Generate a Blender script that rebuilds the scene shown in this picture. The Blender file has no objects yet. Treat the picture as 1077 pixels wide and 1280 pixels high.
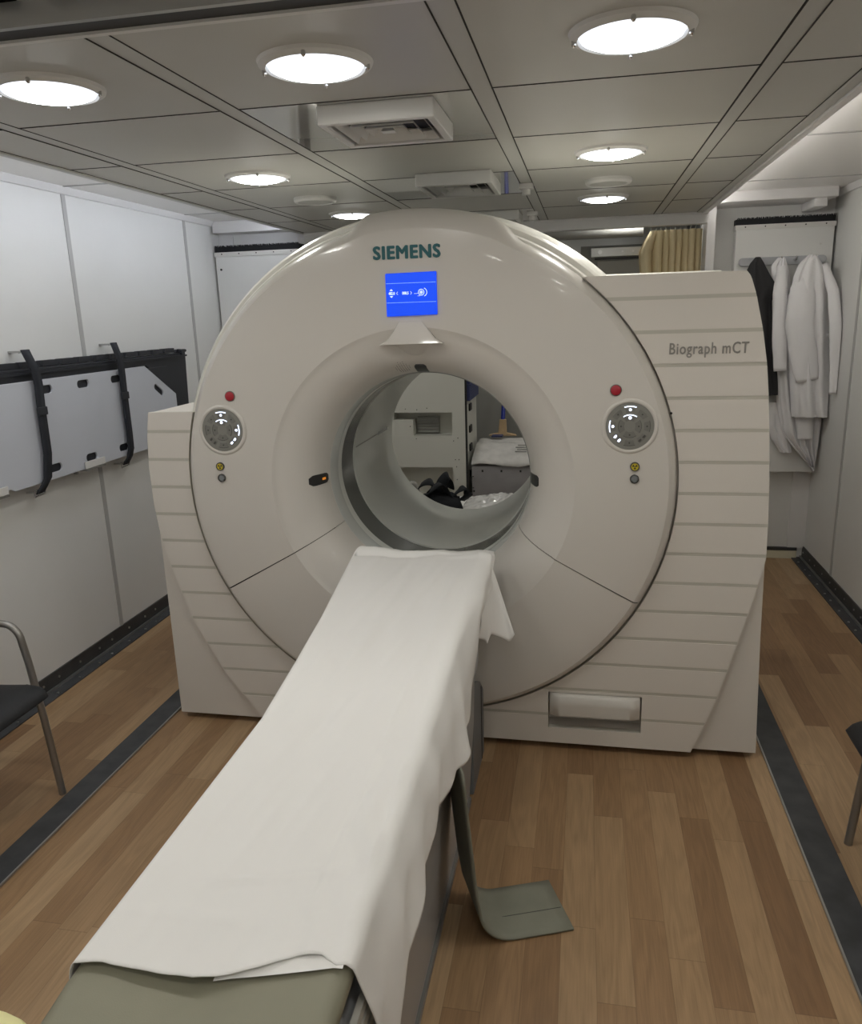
import bpy, bmesh, math, random
from mathutils import Vector, Matrix, noise
PI = math.pi
SC = bpy.context.scene
COL = SC.collection
random.seed(7)

# ---------------------------------------------------------------- camera, world, exposure
LAMP_E = 86.0          # ceiling lamp diffusers
ADDED_LED_E = 20.0           # added led strips on the outer ceiling edges
WORLD_E = 0.25
cam = bpy.data.cameras.new('camera')
cam.sensor_fit = 'VERTICAL'; cam.sensor_height = 36.0; cam.lens = 970.73 * 36.0 / 1280.0
cam.clip_start = 0.02; cam.clip_end = 60
camo = bpy.data.objects.new('camera', cam); COL.objects.link(camo)
YAW, PITCH, ROLL = 0.198025, 0.250280, 0.0312284
fwd = Vector((-math.sin(YAW) * math.cos(PITCH), math.cos(YAW) * math.cos(PITCH), -math.sin(PITCH)))
rt = Vector((math.cos(YAW), math.sin(YAW), 0)); dn = fwd.cross(rt)
r2 = rt * math.cos(ROLL) + dn * math.sin(ROLL); d2 = -rt * math.sin(ROLL) + dn * math.cos(ROLL)
m = Matrix.Identity(4)
for i in range(3):
    m[i][0] = r2[i]; m[i][1] = -d2[i]; m[i][2] = -fwd[i]
m.translation = (0, 0, 1.65)
camo.matrix_world = m
SC.camera = camo
SC.view_settings.view_transform = 'Standard'; SC.view_settings.look = 'None'
SC.view_settings.gamma = 1.0; SC.view_settings.use_curve_mapping = False
SC.view_settings.exposure = 0.0
W = bpy.data.worlds.new('world'); SC.world = W; W.use_nodes = True
W.node_tree.nodes['Background'].inputs[0].default_value = (0.9, 0.93, 1, 1)
W.node_tree.nodes['Background'].inputs[1].default_value = WORLD_E

# ---------------------------------------------------------------- materials
def lin(c):
    c = c / 255.0
    return c / 12.92 if c <= 0.04045 else ((c + 0.055) / 1.055) ** 2.4
def rgb(*c): return (lin(c[0]), lin(c[1]), lin(c[2]), 1)
MATS = {}
def mat(name, c, rough=0.5, metal=0.0, coat=0.0, bump=0.0, bscale=60, var=0.0, vscale=3, emit=None, es=0, spec=0.5, stretch=None):
    M = bpy.data.materials.new(name); M.use_nodes = True
    nt = M.node_tree; b = nt.nodes['Principled BSDF']
    b.inputs['Base Color'].default_value = rgb(*c); b.inputs['Roughness'].default_value = rough
    b.inputs['Metallic'].default_value = metal; b.inputs['Coat Weight'].default_value = coat
    b.inputs['Specular IOR Level'].default_value = spec
    if emit:
        b.inputs['Emission Color'].default_value = rgb(*emit); b.inputs['Emission Strength'].default_value = es
    if bump or var:
        tc = nt.nodes.new('ShaderNodeTexCoord')
        src = tc.outputs['Object']
        if stretch:
            mp = nt.nodes.new('ShaderNodeMapping'); mp.inputs['Scale'].default_value = stretch
            nt.links.new(src, mp.inputs['Vector']); src = mp.outputs['Vector']
    if bump:
        n = nt.nodes.new('ShaderNodeTexNoise'); n.inputs['Scale'].default_value = bscale; n.inputs['Detail'].default_value = 3
        bp = nt.nodes.new('ShaderNodeBump'); bp.inputs['Strength'].default_value = bump; bp.inputs['Distance'].default_value = 0.01
        nt.links.new(src, n.inputs['Vector']); nt.links.new(n.outputs['Fac'], bp.inputs['Height'])
        nt.links.new(bp.outputs['Normal'], b.inputs['Normal'])
    if var:
        n2 = nt.nodes.new('ShaderNodeTexNoise'); n2.inputs['Scale'].default_value = vscale; n2.inputs['Detail'].default_value = 5
        nt.links.new(src, n2.inputs['Vector'])
        r = nt.nodes.new('ShaderNodeValToRGB')
        a = rgb(*[max(0, x * (1 - var)) for x in c]); d = rgb(*[min(255, x * (1 + var)) for x in c])
        r.color_ramp.elements[0].position = 0.3; r.color_ramp.elements[1].position = 0.7
        r.color_ramp.elements[0].color = a; r.color_ramp.elements[1].color = d
        nt.links.new(n2.outputs['Fac'], r.inputs['Fac']); nt.links.new(r.outputs['Color'], b.inputs['Base Color'])
    MATS[name] = M
    return M

mat('wall_panel', (222, 222, 219), 0.45, var=0.012, vscale=2)
mat('wall_seam', (176, 175, 173), 0.5)
mat('white_trim', (222, 221, 220), 0.4)
mat('white_metal', (214, 213, 209), 0.4)
mat('alu', (175, 175, 172), 0.35, metal=0.8)
mat('chrome', (210, 210, 210), 0.12, metal=1.0)
mat('dark_trim', (58, 58, 58), 0.45, var=0.15, vscale=9)
mat('strip_grey', (66, 67, 69), 0.6, var=0.12, vscale=14)
mat('ceil_tile', (186, 185, 179), 0.42, var=0.01, vscale=3)
mat('ceil_bar', (186, 186, 181), 0.4)
mat('ceil_gap', (48, 46, 43), 0.9)
mat('gloss_tile', (176, 176, 171), 0.12, coat=1.0)
mat('slide_ceil', (226, 224, 220), 0.35)
mat('gantry', (205, 200, 192), 0.28, coat=0.25, spec=0.4)
mat('gantry_rim', (222, 219, 210), 0.3, coat=0.2)
mat('gantry_wing', (212, 206, 197), 0.42)
mat('gantry_stripe', (186, 182, 170), 0.5)
mat('gantry_body', (210, 204, 195), 0.42)
mat('tunnel', (208, 209, 202), 0.3, coat=0.3)
mat('mylar', (196, 198, 194), 0.2, metal=0.1)
mat('ring_dark', (112, 113, 108), 0.15, metal=0.2)
mat('black_gap', (22, 21, 20), 0.9)
mat('marker', (45, 45, 44), 0.3)
mat('lens', (205, 200, 192), 0.22, coat=1.0)
mat('screen', (10, 60, 220), 0.25, emit=(8, 76, 240), es=0.72)
mat('screen_glyph', (200, 220, 255), 0.4, emit=(190, 215, 255), es=1.0)
mat('screen_line', (120, 160, 255), 0.4, emit=(110, 160, 255), es=0.9)
mat('logo_teal', (24, 92, 98), 0.5)
mat('logo_grey', (138, 134, 128), 0.5)
mat('pad_grey', (128, 127, 120), 0.5)
mat('key_grey', (116, 115, 109), 0.45)
mat('key_line', (74, 73, 69), 0.6)
mat('key_glyph', (225, 232, 255), 0.4, emit=(225, 235, 255), es=2.0)
mat('red', (168, 34, 48), 0.4)
mat('yellow', (196, 178, 40), 0.45)
mat('dark', (35, 34, 33), 0.5)
mat('button_grey', (118, 122, 124), 0.35)
mat('amber', (230, 140, 50), 0.4, emit=(255, 160, 60), es=0.35)
mat('handle_grey', (204, 200, 192), 0.45)
mat('sheet', (230, 228, 224), 0.85, bump=0.10, bscale=900, spec=0.2)
mat('pad_olive', (134, 131, 112), 0.55, var=0.03, vscale=6, bump=0.05, bscale=500)
mat('foam_olive', (132, 132, 118), 0.7, var=0.04, vscale=10, bump=0.1, bscale=600)
mat('bed_side', (166, 166, 166), 0.36, metal=0.15)
mat('bed_base', (126, 124, 121), 0.45, metal=0.1)
mat('bed_ridge', (160, 158, 150), 0.5)
mat('bed_post', (110, 112, 114), 0.45)
mat('pale_yellow', (232, 226, 168), 0.8, bump=0.1, bscale=400)
mat('chair_seat', (22, 23, 26), 0.55, bump=0.15, bscale=700)
mat('chair_tube', (150, 147, 142), 0.32, metal=0.75)
mat('board_white', (196, 199, 206), 0.32)
mat('rack_black', (38, 40, 46), 0.5)
mat('strap_black', (32, 35, 42), 0.75, bump=0.1, bscale=900)
mat('bristle', (20, 22, 26), 0.7)
mat('coat_white', (236, 235, 236), 0.85, bump=0.08, bscale=800, spec=0.2)
mat('coat_black', (42, 42, 44), 0.8, bump=0.1, bscale=600)
mat('hook_rail', (178, 180, 184), 0.35)
mat('curtain', (222, 206, 168), 0.9, bump=0.06, bscale=700, spec=0.1)
mat('steel', (192, 192, 187), 0.34, metal=0.15, bump=0.05, bscale=30, stretch=(0.3, 1, 6))
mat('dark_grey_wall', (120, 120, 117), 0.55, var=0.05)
mat('mid_grey', (150, 149, 144), 0.55)
mat('cab_white', (210, 209, 199), 0.5)
mat('cab_inner', (150, 149, 143), 0.6)
mat('blue_bin', (62, 68, 108), 0.45)
mat('carton', (200, 197, 192), 0.7, var=0.06, vscale=12)
mat('carton_grey', (150, 147, 147), 0.7, var=0.05, vscale=8)
mat('wood_tan', (206, 178, 140), 0.6, var=0.06, vscale=14)
mat('blue_handle', (36, 50, 140), 0.35)
mat('cloth_dark', (26, 29, 34), 0.85)
mat('plastic_film', (214, 212, 208), 0.22, coat=0.5)
mat('cream', (214, 208, 184), 0.6)
mat('bolt', (190, 190, 188), 0.3, metal=0.9)

def wood_floor():
    M = bpy.data.materials.new('plank_floor'); M.use_nodes = True
    nt = M.node_tree; b = nt.nodes['Principled BSDF']; N = nt.nodes.new; L = nt.links.new
    tc = N('ShaderNodeTexCoord'); sx = N('ShaderNodeSeparateXYZ'); L(tc.outputs['Object'], sx.inputs[0])
    def mth(op, a, bb=None):
        n = N('ShaderNodeMath'); n.operation = op
        for i, v in enumerate((a, bb)):
            if v is None: continue
            if isinstance(v, (int, float)): n.inputs[i].default_value = v
            else: L(v, n.inputs[i])
        return n.outputs[0]
    u = mth('DIVIDE', mth('ADD', sx.outputs['X'], 20.03), 0.093)
    row = mth('FLOOR', u)
    wn = N('ShaderNodeTexWhiteNoise'); wn.noise_dimensions = '1D'; L(row, wn.inputs['W'])
    v = mth('ADD', mth('DIVIDE', sx.outputs['Y'], 0.74), mth('MULTIPLY', wn.outputs['Value'], 9.7))
    cl = mth('FLOOR', v)
    cb = N('ShaderNodeCombineXYZ'); L(row, cb.inputs[0]); L(cl, cb.inputs[1])
    w2 = N('ShaderNodeTexWhiteNoise'); w2.noise_dimensions = '2D'; L(cb.outputs[0], w2.inputs['Vector'])
    rp = N('ShaderNodeValToRGB'); L(w2.outputs['Value'], rp.inputs[0])
    cols = [(0, (134, 103, 73)), (0.3, (146, 115, 83)), (0.55, (153, 122, 89)), (0.8, (162, 132, 98)), (1, (176, 148, 114))]
    e = rp.color_ramp.elements; e[0].position = 0; e[0].color = rgb(*cols[0][1]); e[1].position = 1; e[1].color = rgb(*cols[-1][1])
    for p, c in cols[1:-1]:
        k = e.new(p); k.color = rgb(*c)
    # grain: stretched noise, shifted per plank
    sh = N('ShaderNodeVectorMath'); sh.operation = 'SCALE'; L(w2.outputs['Color'], sh.inputs[0]); sh.inputs['Scale'].default_value = 30
    ad = N('ShaderNodeVectorMath'); ad.operation = 'ADD'; L(tc.outputs['Object'], ad.inputs[0]); L(sh.outputs[0], ad.inputs[1])
    mp = N('ShaderNodeMapping'); mp.inputs['Scale'].default_value = (13, 1.6, 1); L(ad.outputs[0], mp.inputs['Vector'])
    n1 = N('ShaderNodeTexNoise'); n1.inputs['Scale'].default_value = 1.0; n1.inputs['Detail'].default_value = 2; n1.inputs['Distortion'].default_value = 0.6
    L(mp.outputs[0], n1.inputs['Vector'])
    sw = N('ShaderNodeMath'); sw.operation = 'SINE'; L(mth('MULTIPLY', n1.outputs['Fac'], 42.0), sw.inputs[0])
    mp2 = N('ShaderNodeMapping'); mp2.inputs['Scale'].default_value = (240, 9, 1); L(ad.outputs[0], mp2.inputs['Vector'])
    n2 = N('ShaderNodeTexNoise'); n2.inputs['Scale'].default_value = 1.0; n2.inputs['Detail'].default_value = 3; L(mp2.outputs[0], n2.inputs['Vector'])
    g = mth('ADD', mth('MULTIPLY', sw.outputs[0], 0.062), mth('MULTIPLY', mth('SUBTRACT', n2.outputs['Fac'], 0.5), 0.42))
    g = mth('ADD', g, 1.0)
    # plank joints
    fu = mth('FRACT', u); fv = mth('FRACT', v)
    ju = mth('LESS_THAN', mth('MINIMUM', fu, mth('SUBTRACT', 1.0, fu)), 0.010)
    jv = mth('LESS_THAN', mth('MINIMUM', fv, mth('SUBTRACT', 1.0, fv)), 0.0018)
    j = mth('MAXIMUM', ju, jv)
    g = mth('MULTIPLY', g, mth('SUBTRACT', 1.0, mth('MULTIPLY', j, 0.22)))
    vm = N('ShaderNodeVectorMath'); vm.operation = 'SCALE'; L(rp.outputs[0], vm.inputs[0]); L(g, vm.inputs['Scale'])
    L(vm.outputs[0], b.inputs['Base Color'])
    b.inputs['Roughness'].default_value = 0.42; b.inputs['Specular IOR Level'].default_value = 0.4
    MATS['plank_floor'] = M
wood_floor()

def lamp_mat():
    M = bpy.data.materials.new('lamp_diffuser'); M.use_nodes = True
    nt = M.node_tree; N = nt.nodes.new; L = nt.links.new
    b = nt.nodes['Principled BSDF']; b.inputs['Roughness'].default_value = 0.2
    tc = N('ShaderNodeTexCoord'); ln = N('ShaderNodeVectorMath'); ln.operation = 'LENGTH'; L(tc.outputs['Object'], ln.inputs[0])
    mr = N('ShaderNodeMapRange'); mr.inputs['From Min'].default_value = 0.0; mr.inputs['From Max'].default_value = 0.105
    L(ln.outputs['Value'], mr.inputs['Value'])
    rp = N('ShaderNodeValToRGB'); L(mr.outputs[0], rp.inputs[0])
    rp.color_ramp.elements[0].color = (1.0, 0.985, 0.935, 1); rp.color_ramp.elements[0].position = 0.30
    rp.color_ramp.elements[1].color = (0.0098, 0.0107, 0.0125, 1); rp.color_ramp.elements[1].position = 0.98
    k = rp.color_ramp.elements.new(0.62); k.color = (0.40, 0.395, 0.37, 1); k = rp.color_ramp.elements.new(0.85); k.color = (0.04, 0.041, 0.043, 1)
    L(rp.outputs[0], b.inputs['Emission Color']); b.inputs['Emission Strength'].default_value = LAMP_E
    MATS['lamp_diffuser'] = M
lamp_mat()
mat('added_led', (255, 250, 240), 0.4, emit=(255, 250, 244), es=ADDED_LED_E)
mat('added_led_cool', (240, 246, 255), 0.4, emit=(236, 242, 255), es=ADDED_LED_E * 1.25)

# ---------------------------------------------------------------- mesh helpers
class MB:
    def __init__(s): s.v = []; s.f = []; s.m = []
    def add(s, vs, fs, mi=0):
        o = len(s.v); s.v += [tuple(map(float, p)) for p in vs]
        for f in fs: s.f.append([o + i for i in f]); s.m.append(mi)
        return s
    def box(s, x0, x1, y0, y1, z0, z1, mi=0):
        return s.add([(x0, y0, z0), (x1, y0, z0), (x1, y1, z0), (x0, y1, z0), (x0, y0, z1), (x1, y0, z1), (x1, y1, z1), (x0, y1, z1)],
                     [(0, 3, 2, 1), (4, 5, 6, 7), (0, 1, 5, 4), (1, 2, 6, 5), (2, 3, 7, 6), (3, 0, 4, 7)], mi)
    def obox(s, c, ax, ay, az, mi=0):           # oriented box: centre and three half vectors
        c = Vector(c); ax = Vector(ax); ay = Vector(ay); az = Vector(az)
        P = [c + ax * i + ay * j + az * k for k in (-1, 1) for (i, j) in ((-1, -1), (1, -1), (1, 1), (-1, 1))]
        return s.add(P, [(0, 3, 2, 1), (4, 5, 6, 7), (0, 1, 5, 4), (1, 2, 6, 5), (2, 3, 7, 6), (3, 0, 4, 7)], mi)
    def prism(s, poly, a0, a1, axis='y', mi=0):  # poly in the two other axes
        def P(p, a):
            if axis == 'y': return (p[0], a, p[1])
            if axis == 'x': return (a, p[0], p[1])
            return (p[0], p[1], a)
        n = len(poly)
        vs = [P(p, a0) for p in poly] + [P(p, a1) for p in poly]
        fs = [list(range(n)), list(range(2 * n - 1, n - 1, -1))] + [(i, i + n, (i + 1) % n + n, (i + 1) % n) for i in range(n)]
        return s.add(vs, fs, mi)
    def tube(s, pts, r, n=10, mi=0, caps=True):
        pts = [Vector(p) for p in pts]; R = r if isinstance(r, (list, tuple)) else [r] * len(pts)
        vs = []; up = None
        for i, p in enumerate(pts):
            t = (pts[min(i + 1, len(pts) - 1)] - pts[max(i - 1, 0)]).normalized()
            if up is None: up = t.orthogonal().normalized()
            up = (up - t * up.dot(t)).normalized(); w = t.cross(up)
            for k in range(n):
                a = 2 * PI * k / n; vs.append(p + up * (R[i] * math.cos(a)) + w * (R[i] * math.sin(a)))
        fs = []
        for i in range(len(pts) - 1):
            for k in range(n): fs.append((i * n + k, i * n + (k + 1) % n, (i + 1) * n + (k + 1) % n, (i + 1) * n + k))
        if caps: fs += [list(range(n - 1, -1, -1)), [(len(pts) - 1) * n + k for k in range(n)]]
        return s.add(vs, fs, mi)
    def cyl(s, c, r, a0, a1, axis='y', n=32, mi=0):
        return s.prism([(c[0] + r * math.cos(2 * PI * k / n), c[1] + r * math.sin(2 * PI * k / n)) for k in range(n)], a0, a1, axis, mi)
    def grid(s, P, mi=0, cu=False, cv=False):
        nu = len(P); nv = len(P[0]); vs = [q for row in P for q in row]; fs = []
        for i in range(nu if cu else nu - 1):
            for j in range(nv if cv else nv - 1):
                fs.append((i * nv + j, ((i + 1) % nu) * nv + j, ((i + 1) % nu) * nv + (j + 1) % nv, i * nv + (j + 1) % nv))
        return s.add(vs, fs, mi)
    def lathe(s, prof, cx, cz, a0=0, a1=360, n=128, closed=True, mi=0, rmod=None):   # prof of (r, y) round a y axis
        full = abs(a1 - a0) >= 359.9
        P = []
        for k in range(n if full else n + 1):
            a = math.radians(a0 + (a1 - a0) * k / n)
            row = []
            for (r, y) in prof:
                rr = rmod(r, y, a) if rmod else r
                row.append((cx + rr * math.cos(a), y, cz + rr * math.sin(a)))
            P.append(row)
        o = len(s.v)
        s.grid(P, mi, cu=full, cv=closed)
        if not full and closed:
            np_ = len(prof); s.f.append([o + i for i in range(np_)]); s.m.append(mi)
            s.f.append([o + n * np_ + i for i in range(np_ - 1, -1, -1)]); s.m.append(mi)
        return s
    def build(s, name, mats, parent=None, smooth=35, bevel=0, loc=None, recalc=True, seg=2):
        me = bpy.data.meshes.new(name)
        org = Vector(loc) if loc is not None else Vector((0, 0, 0))
        off = worg(parent) if parent is not None else org
        if loc is not None and parent is not None: off = org
        me.from_pydata([Vector(v) - off for v in s.v], [], s.f)
        if isinstance(mats, str): mats = [mats]
        for k in mats: me.materials.append(MATS[k])
        for p, mi in zip(me.polygons, s.m): p.material_index = mi
        if recalc:
            bm = bmesh.new(); bm.from_mesh(me); bmesh.ops.recalc_face_normals(bm, faces=bm.faces); bm.to_mesh(me); bm.free()
        if smooth:
            me.shade_smooth(); me.set_sharp_from_angle(angle=math.radians(smooth))
        o = bpy.data.objects.new(name, me); COL.objects.link(o)
        if parent is not None:
            o.parent = parent
            if loc is not None: o.location = org - worg(parent)
        else: o.location = org
        if bevel:
            md = o.modifiers.new('bevel', 'BEVEL'); md.width = bevel; md.segments = seg; md.limit_method = 'ANGLE'; md.angle_limit = math.radians(40)
            md.harden_normals = False
        return o
def worg(o):
    v = Vector((0, 0, 0))
    while o is not None: v = v + o.location; o = o.parent
    return v
def tag(o, label=None, cat=None, group=None, kind=None):
    if label: o['label'] = label
    if cat: o['category'] = cat
    if group: o['group'] = group
    if kind: o['kind'] = kind
    return o
def thing(name, loc, label, cat, group=None):
    o = bpy.data.objects.new(name, None); COL.objects.link(o); o.location = loc; o.empty_display_size = 0.1
    return tag(o, label, cat, group)
def struct(mb, name, mats, label=None, **k):
    o = mb.build(name, mats, **k); o['kind'] = 'structure'
    if label: o['label'] = label
    return o
def copy_thing(o, loc, rz=0, label=None):
    r = o.copy(); COL.objects.link(r); r.location = loc; r.rotation_euler = (0, 0, rz)
    if label: r['label'] = label
    for ch in list(o.children):
        c = ch.copy(); COL.objects.link(c); c.parent = r
        for g in list(ch.children):
            d = g.copy(); COL.objects.link(d); d.parent = c
    return r
def cut(o, mb):                                  # boolean pocket
    c = mb.build('cutter', o.data.materials[0].name, smooth=0)
    md = o.modifiers.new('b', 'BOOLEAN'); md.operation = 'DIFFERENCE'; md.solver = 'EXACT'; md.object = c
    c.location = c.location
    bpy.context.view_layer.update()
    dg = bpy.context.evaluated_depsgraph_get()
    me = bpy.data.meshes.new_from_object(o.evaluated_get(dg))
    o.modifiers.remove(md); o.data = me
    bpy.data.objects.remove(c)
    me.set_sharp_from_angle(angle=math.radians(35))
def text(name, s, size, pos, mat_, parent, extrude=0.0015, bold=0.0, width=None, rotx=PI / 2, layers=0):
    c = bpy.data.curves.new(name, 'FONT'); c.body = s; c.size = size; c.extrude = extrude; c.offset = bold
    c.align_x = 'CENTER'; c.align_y = 'CENTER'; c.resolution_u = 3
    if layers: c.space_character = 1.12
    t = bpy.data.objects.new(name, c); COL.objects.link(t)
    bpy.context.view_layer.update()
    me = bpy.data.meshes.new_from_object(t.evaluated_get(bpy.context.evaluated_depsgraph_get()))
    bpy.data.objects.remove(t)
    xs = [v.co.x for v in me.vertices]; ys = [v.co.y for v in me.vertices]
    w = max(xs) - min(xs); cxm = (max(xs) + min(xs)) / 2; cym = (max(ys) + min(ys)) / 2
    k = (width / w) if width else 1
    if layers:
        bm = bmesh.new(); ly = 0
        for dx, dy in ((-1, 0), (1, 0), (0, 0.8), (0, -0.8), (0.7, 0.6), (-0.7, -0.6), (0.7, -0.6), (-0.7, 0.6)):
            m2 = me.copy()
            ly += 1
            for v in m2.vertices: v.co.x += dx * layers; v.co.y += dy * layers; v.co.z -= 0.00012 * ly
            bm.from_mesh(m2)
        bm.to_mesh(me); bm.free()
    R = Matrix.Rotation(rotx, 3, 'X')
    for v in me.vertices:
        q = R @ Vector(((v.co.x - cxm) * k, v.co.y - cym, v.co.z)); v.co = q
    me.materials.clear(); me.materials.append(MATS[mat_])
    o = bpy.data.objects.new(name, me); COL.objects.link(o); o.parent = parent; o.location = Vector(pos) - worg(parent)
    return o
def interp(T, x):
    T = sorted(T)
    if x <= T[0][0]: return T[0][1]
    for (a, b), (c, d) in zip(T, T[1:]):
        if x <= c: return b + (d - b) * (x - a) / (c - a)
    return T[-1][1]
def sm(a, b, x):
    t = min(1, max(0, (x - a) / (b - a))); return t * t * (3 - 2 * t)
def nz(x, y, z=0.0): return noise.noise(Vector((x, y, z)))

# ================================================================ THE ROOM
XL, XR = -2.41, 1.445          # side walls
YB = 5.30; YN = -1.6; CZ = 2.18; SZ = 2.27
YBL = 5.12                    # back wall of the left slide-out
b = MB(); b.box(XL - 0.1, XR + 0.1, YN, 6.7, -0.06, 0.0)
struct(b, 'floor', 'plank_floor', smooth=0)
# dark floor strips between main floor and slide-outs, bright edge on the inner side
b = MB(); b.box(-1.812, -1.718, YN, YBL, -0.001, 0.006, 0); b.box(-1.718, -1.712, YN, YBL, -0.001, 0.008, 1)
struct(b, 'trim_1', ['strip_grey', 'alu'], 'dark grey floor threshold strip along the left slide-out', smooth=0)
b = MB(); b.box(0.690, 0.788, YN, YB, -0.001, 0.006, 0); b.box(0.684, 0.690, YN, YB, -0.001, 0.008, 1)
struct(b, 'trim_2', ['strip_grey', 'alu'], 'dark grey floor threshold strip along the right slide-out', smooth=0)

def side_wall(name, x, sgn, seams, yb):
    b = MB()
    b.box(min(x, x - sgn * 0.08), max(x, x - sgn * 0.08), YN, yb + 0.1, 0, 2.36, 0)
    for y in seams:
        b.box(min(x, x + sgn * 0.004), max(x, x + sgn * 0.004), y - 0.014, y + 0.014, 0.08, SZ - 0.03, 1)
    struct(b, name, ['wall_panel', 'wall_seam'], smooth=0)
side_wall('wall_left', XL, 1, (1.18, 2.34, 3.49, 4.64), YBL)
side_wall('wall_right', XR, -1, (1.2, 2.36, 3.52, 4.70), YB)
def baseboard(name, x, sgn, y0, y1):
    b = MB()
    X = lambda a, c: (min(x + sgn * a, x + sgn * c), max(x + sgn * a, x + sgn * c))
    b.box(*X(0, 0.008), y0, y1, 0.004, 0.082, 0)
    b.box(*X(0.008, 0.075), y0, y1, 0.0, 0.006, 1)
    b.box(*X(0.012, 0.022), y0, y1, 0.006, 0.018, 2)
    y = y0 + 0.06; k = 0
    while y < y1 - 0.05:
        b.cyl((x + sgn * 0.055, y), 0.006, 0.006, 0.010, 'z', 8, 3)
        b.cyl((y + 0.08, 0.048), 0.006, x + sgn * 0.008, x + sgn * 0.012, 'x', 8, 3)
        y += 0.16 if k % 3 else 0.11; k += 1
    struct(b, name, ['dark_trim', 'strip_grey', 'alu', 'bolt'], smooth=30)
baseboard('baseboard_left', XL, 1, YN, YBL)
baseboard('baseboard_right', XR, -1, YN, YB)
b = MB(); b.box(XL - 0.08, XR + 0.08, YN - 0.08, YN, 0, 2.36)
struct(b, 'wall_front', 'wall_panel', smooth=0)
# back walls of the slide-outs
b = MB(); b.box(0.745, XR, YB, YB + 0.08, 0, 2.36, 0)
b.box(1.34, XR, YB - 0.012, YB, 0.07, SZ, 1)
b.box(0.745, 1.40, YB - 0.02, YB, 0.0, 0.055, 2); b.box(0.745, 1.40, YB - 0.022, YB, 0.055, 0.075, 3)
struct(b, 'wall_back_right', ['wall_panel', 'white_trim', 'cream', 'dark_trim'], smooth=0)
b = MB(); b.box(XL, -1.80, YBL, YBL + 0.08, 0, 2.36, 0); b.box(XL, XL + 0.10, YBL - 0.012, YBL, 0.07, SZ, 1)
b.box(XL + 0.15, -1.84, YBL - 0.006, YBL, 2.12, 2.19, 1)
struct(b, 'wall_back_left', ['wall_panel', 'white_trim'], smooth=0)
b = MB(); b.box(0.694, 0.745, 5.08, YB + 0.08, 0, 2.21, 0); b.box(-1.86, -1.80, 5.10, YBL + 0.08, 0, 2.18, 0)
struct(b, 'trim_3', 'white_trim', 'white corner posts at the back of the scanner room', bevel=0.004, smooth=0)
# slide-out ceilings
for nm, x0, x1, lab in (('ceiling_slide_left', XL, -1.78, 0), ('ceiling_slide_right', 0.66, XR, 1)):
    b = MB(); b.box(x0, x1, YN, 5.4, SZ, SZ + 0.06, 0)
    for y in (1.2, 2.33, 3.46, 4.6): b.box(x0, x1, y - 0.008, y + 0.008, SZ - 0.003, SZ, 1)
    struct(b, nm, ['slide_ceil', 'wall_seam'], smooth=0)
# cornices and the soffit beams above the back walls
b = MB(); b.prism([(XL, SZ), (XL, SZ - 0.03), (XL + 0.018, SZ - 0.03), (XL + 0.035, SZ - 0.004), (XL + 0.035, SZ)], YN, YBL, 'y')
struct(b, 'trim_4', 'white_trim', 'white cornice above the left wall', smooth=0)
b = MB(); b.prism([(XR, SZ), (XR, SZ - 0.03), (XR - 0.018, SZ - 0.03), (XR - 0.035, SZ - 0.004), (XR - 0.035, SZ)], YN, YB, 'y')
struct(b, 'trim_5', 'white_trim', 'white cornice above the right wall', smooth=0)
b = MB(); b.box(XL + 0.02, -1.79, 4.98, YBL, 2.195, SZ)
struct(b, 'trim_6', 'white_trim', 'white soffit beam over the left back wall', bevel=0.006, smooth=0)
b = MB(); b.box(0.70, 1.375, 4.98, YB, 2.215, SZ + 0.01); b.box(1.26, 1.33, 5.02, YB, 2.17, 2.22)
struct(b, 'trim_7', 'white_trim', 'white soffit beam over the right back wall', bevel=0.006, smooth=0)

# main ceiling: tiles in a flush grid
b = MB()
b.box(-1.80, 0.64, YN, 5.14, CZ + 0.012, CZ + 0.08, 2)
xs = [(-1.797, -1.598), (-1.548, -0.948), (-0.898, -0.285), (-0.235, 0.385), (0.430, 0.632)]
ys = [YN, -1.0, -0.4, 0.2, 0.8, 1.30, 2.09, 2.67, 3.28, 3.88, 4.46, 5.07]
for i, (x0, x1) in enumerate(xs):
    for j, (y0, y1) in enumerate(zip(ys, ys[1:])):
        y0_ = 1.40 if y0 == 1.30 else y0
        g = 3 if (i == 2 and y0 in (2.09, 3.28, 4.46)) else 0
        b.box(x0 + 0.003, x1 - 0.003, y0_ + 0.0035, y1 - 0.0035, CZ, CZ + 0.011, g)
for x0, x1 in ((-1.598, -1.548), (-0.948, -0.898), (-0.285, -0.235), (0.385, 0.430)):
    b.box(x0, x1, YN, 5.07, CZ + 0.001, CZ + 0.011, 1)
for y in ys[1:-1]:
    if y == 1.30: continue
    for x0, x1 in xs: b.box(x0 - 0.001, x1 + 0.001, y - 0.0022, y + 0.0022, CZ - 0.0012, CZ + 0.004, 2)
for x in (-1.600, -1.548, -0.950, -0.898, -0.287, -0.235, 0.385, 0.430, -1.797, 0.632):
    b.box(x - 0.0006, x + 0.0022, 1.40, 5.07, CZ - 0.0010, CZ + 0.004, 2)
struct(b, 'ceiling', ['ceil_tile', 'ceil_bar', 'ceil_gap', 'gloss_tile'], smooth=0)
b = MB(); b.box(-1.80, 0.70, 1.335, 1.385, CZ - 0.035, CZ, 0); b.box(-1.80, 0.70, 1.385, 1.398, CZ - 0.04, CZ + 0.001, 1)
b.box(-1.80, 0.70, 1.325, 1.337, CZ - 0.038, CZ + 0.001, 2)
struct(b, 'trim_8', ['dark', 'white_metal', 'alu'], 'dark recessed track across the ceiling near the camera', smooth=0)
b = MB(); b.box(-1.80, 0.70, 5.07, 5.14, 2.115, CZ, 0); b.box(-1.80, 0.70, 5.06, 5.075, CZ - 0.012, CZ, 0)
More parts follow.
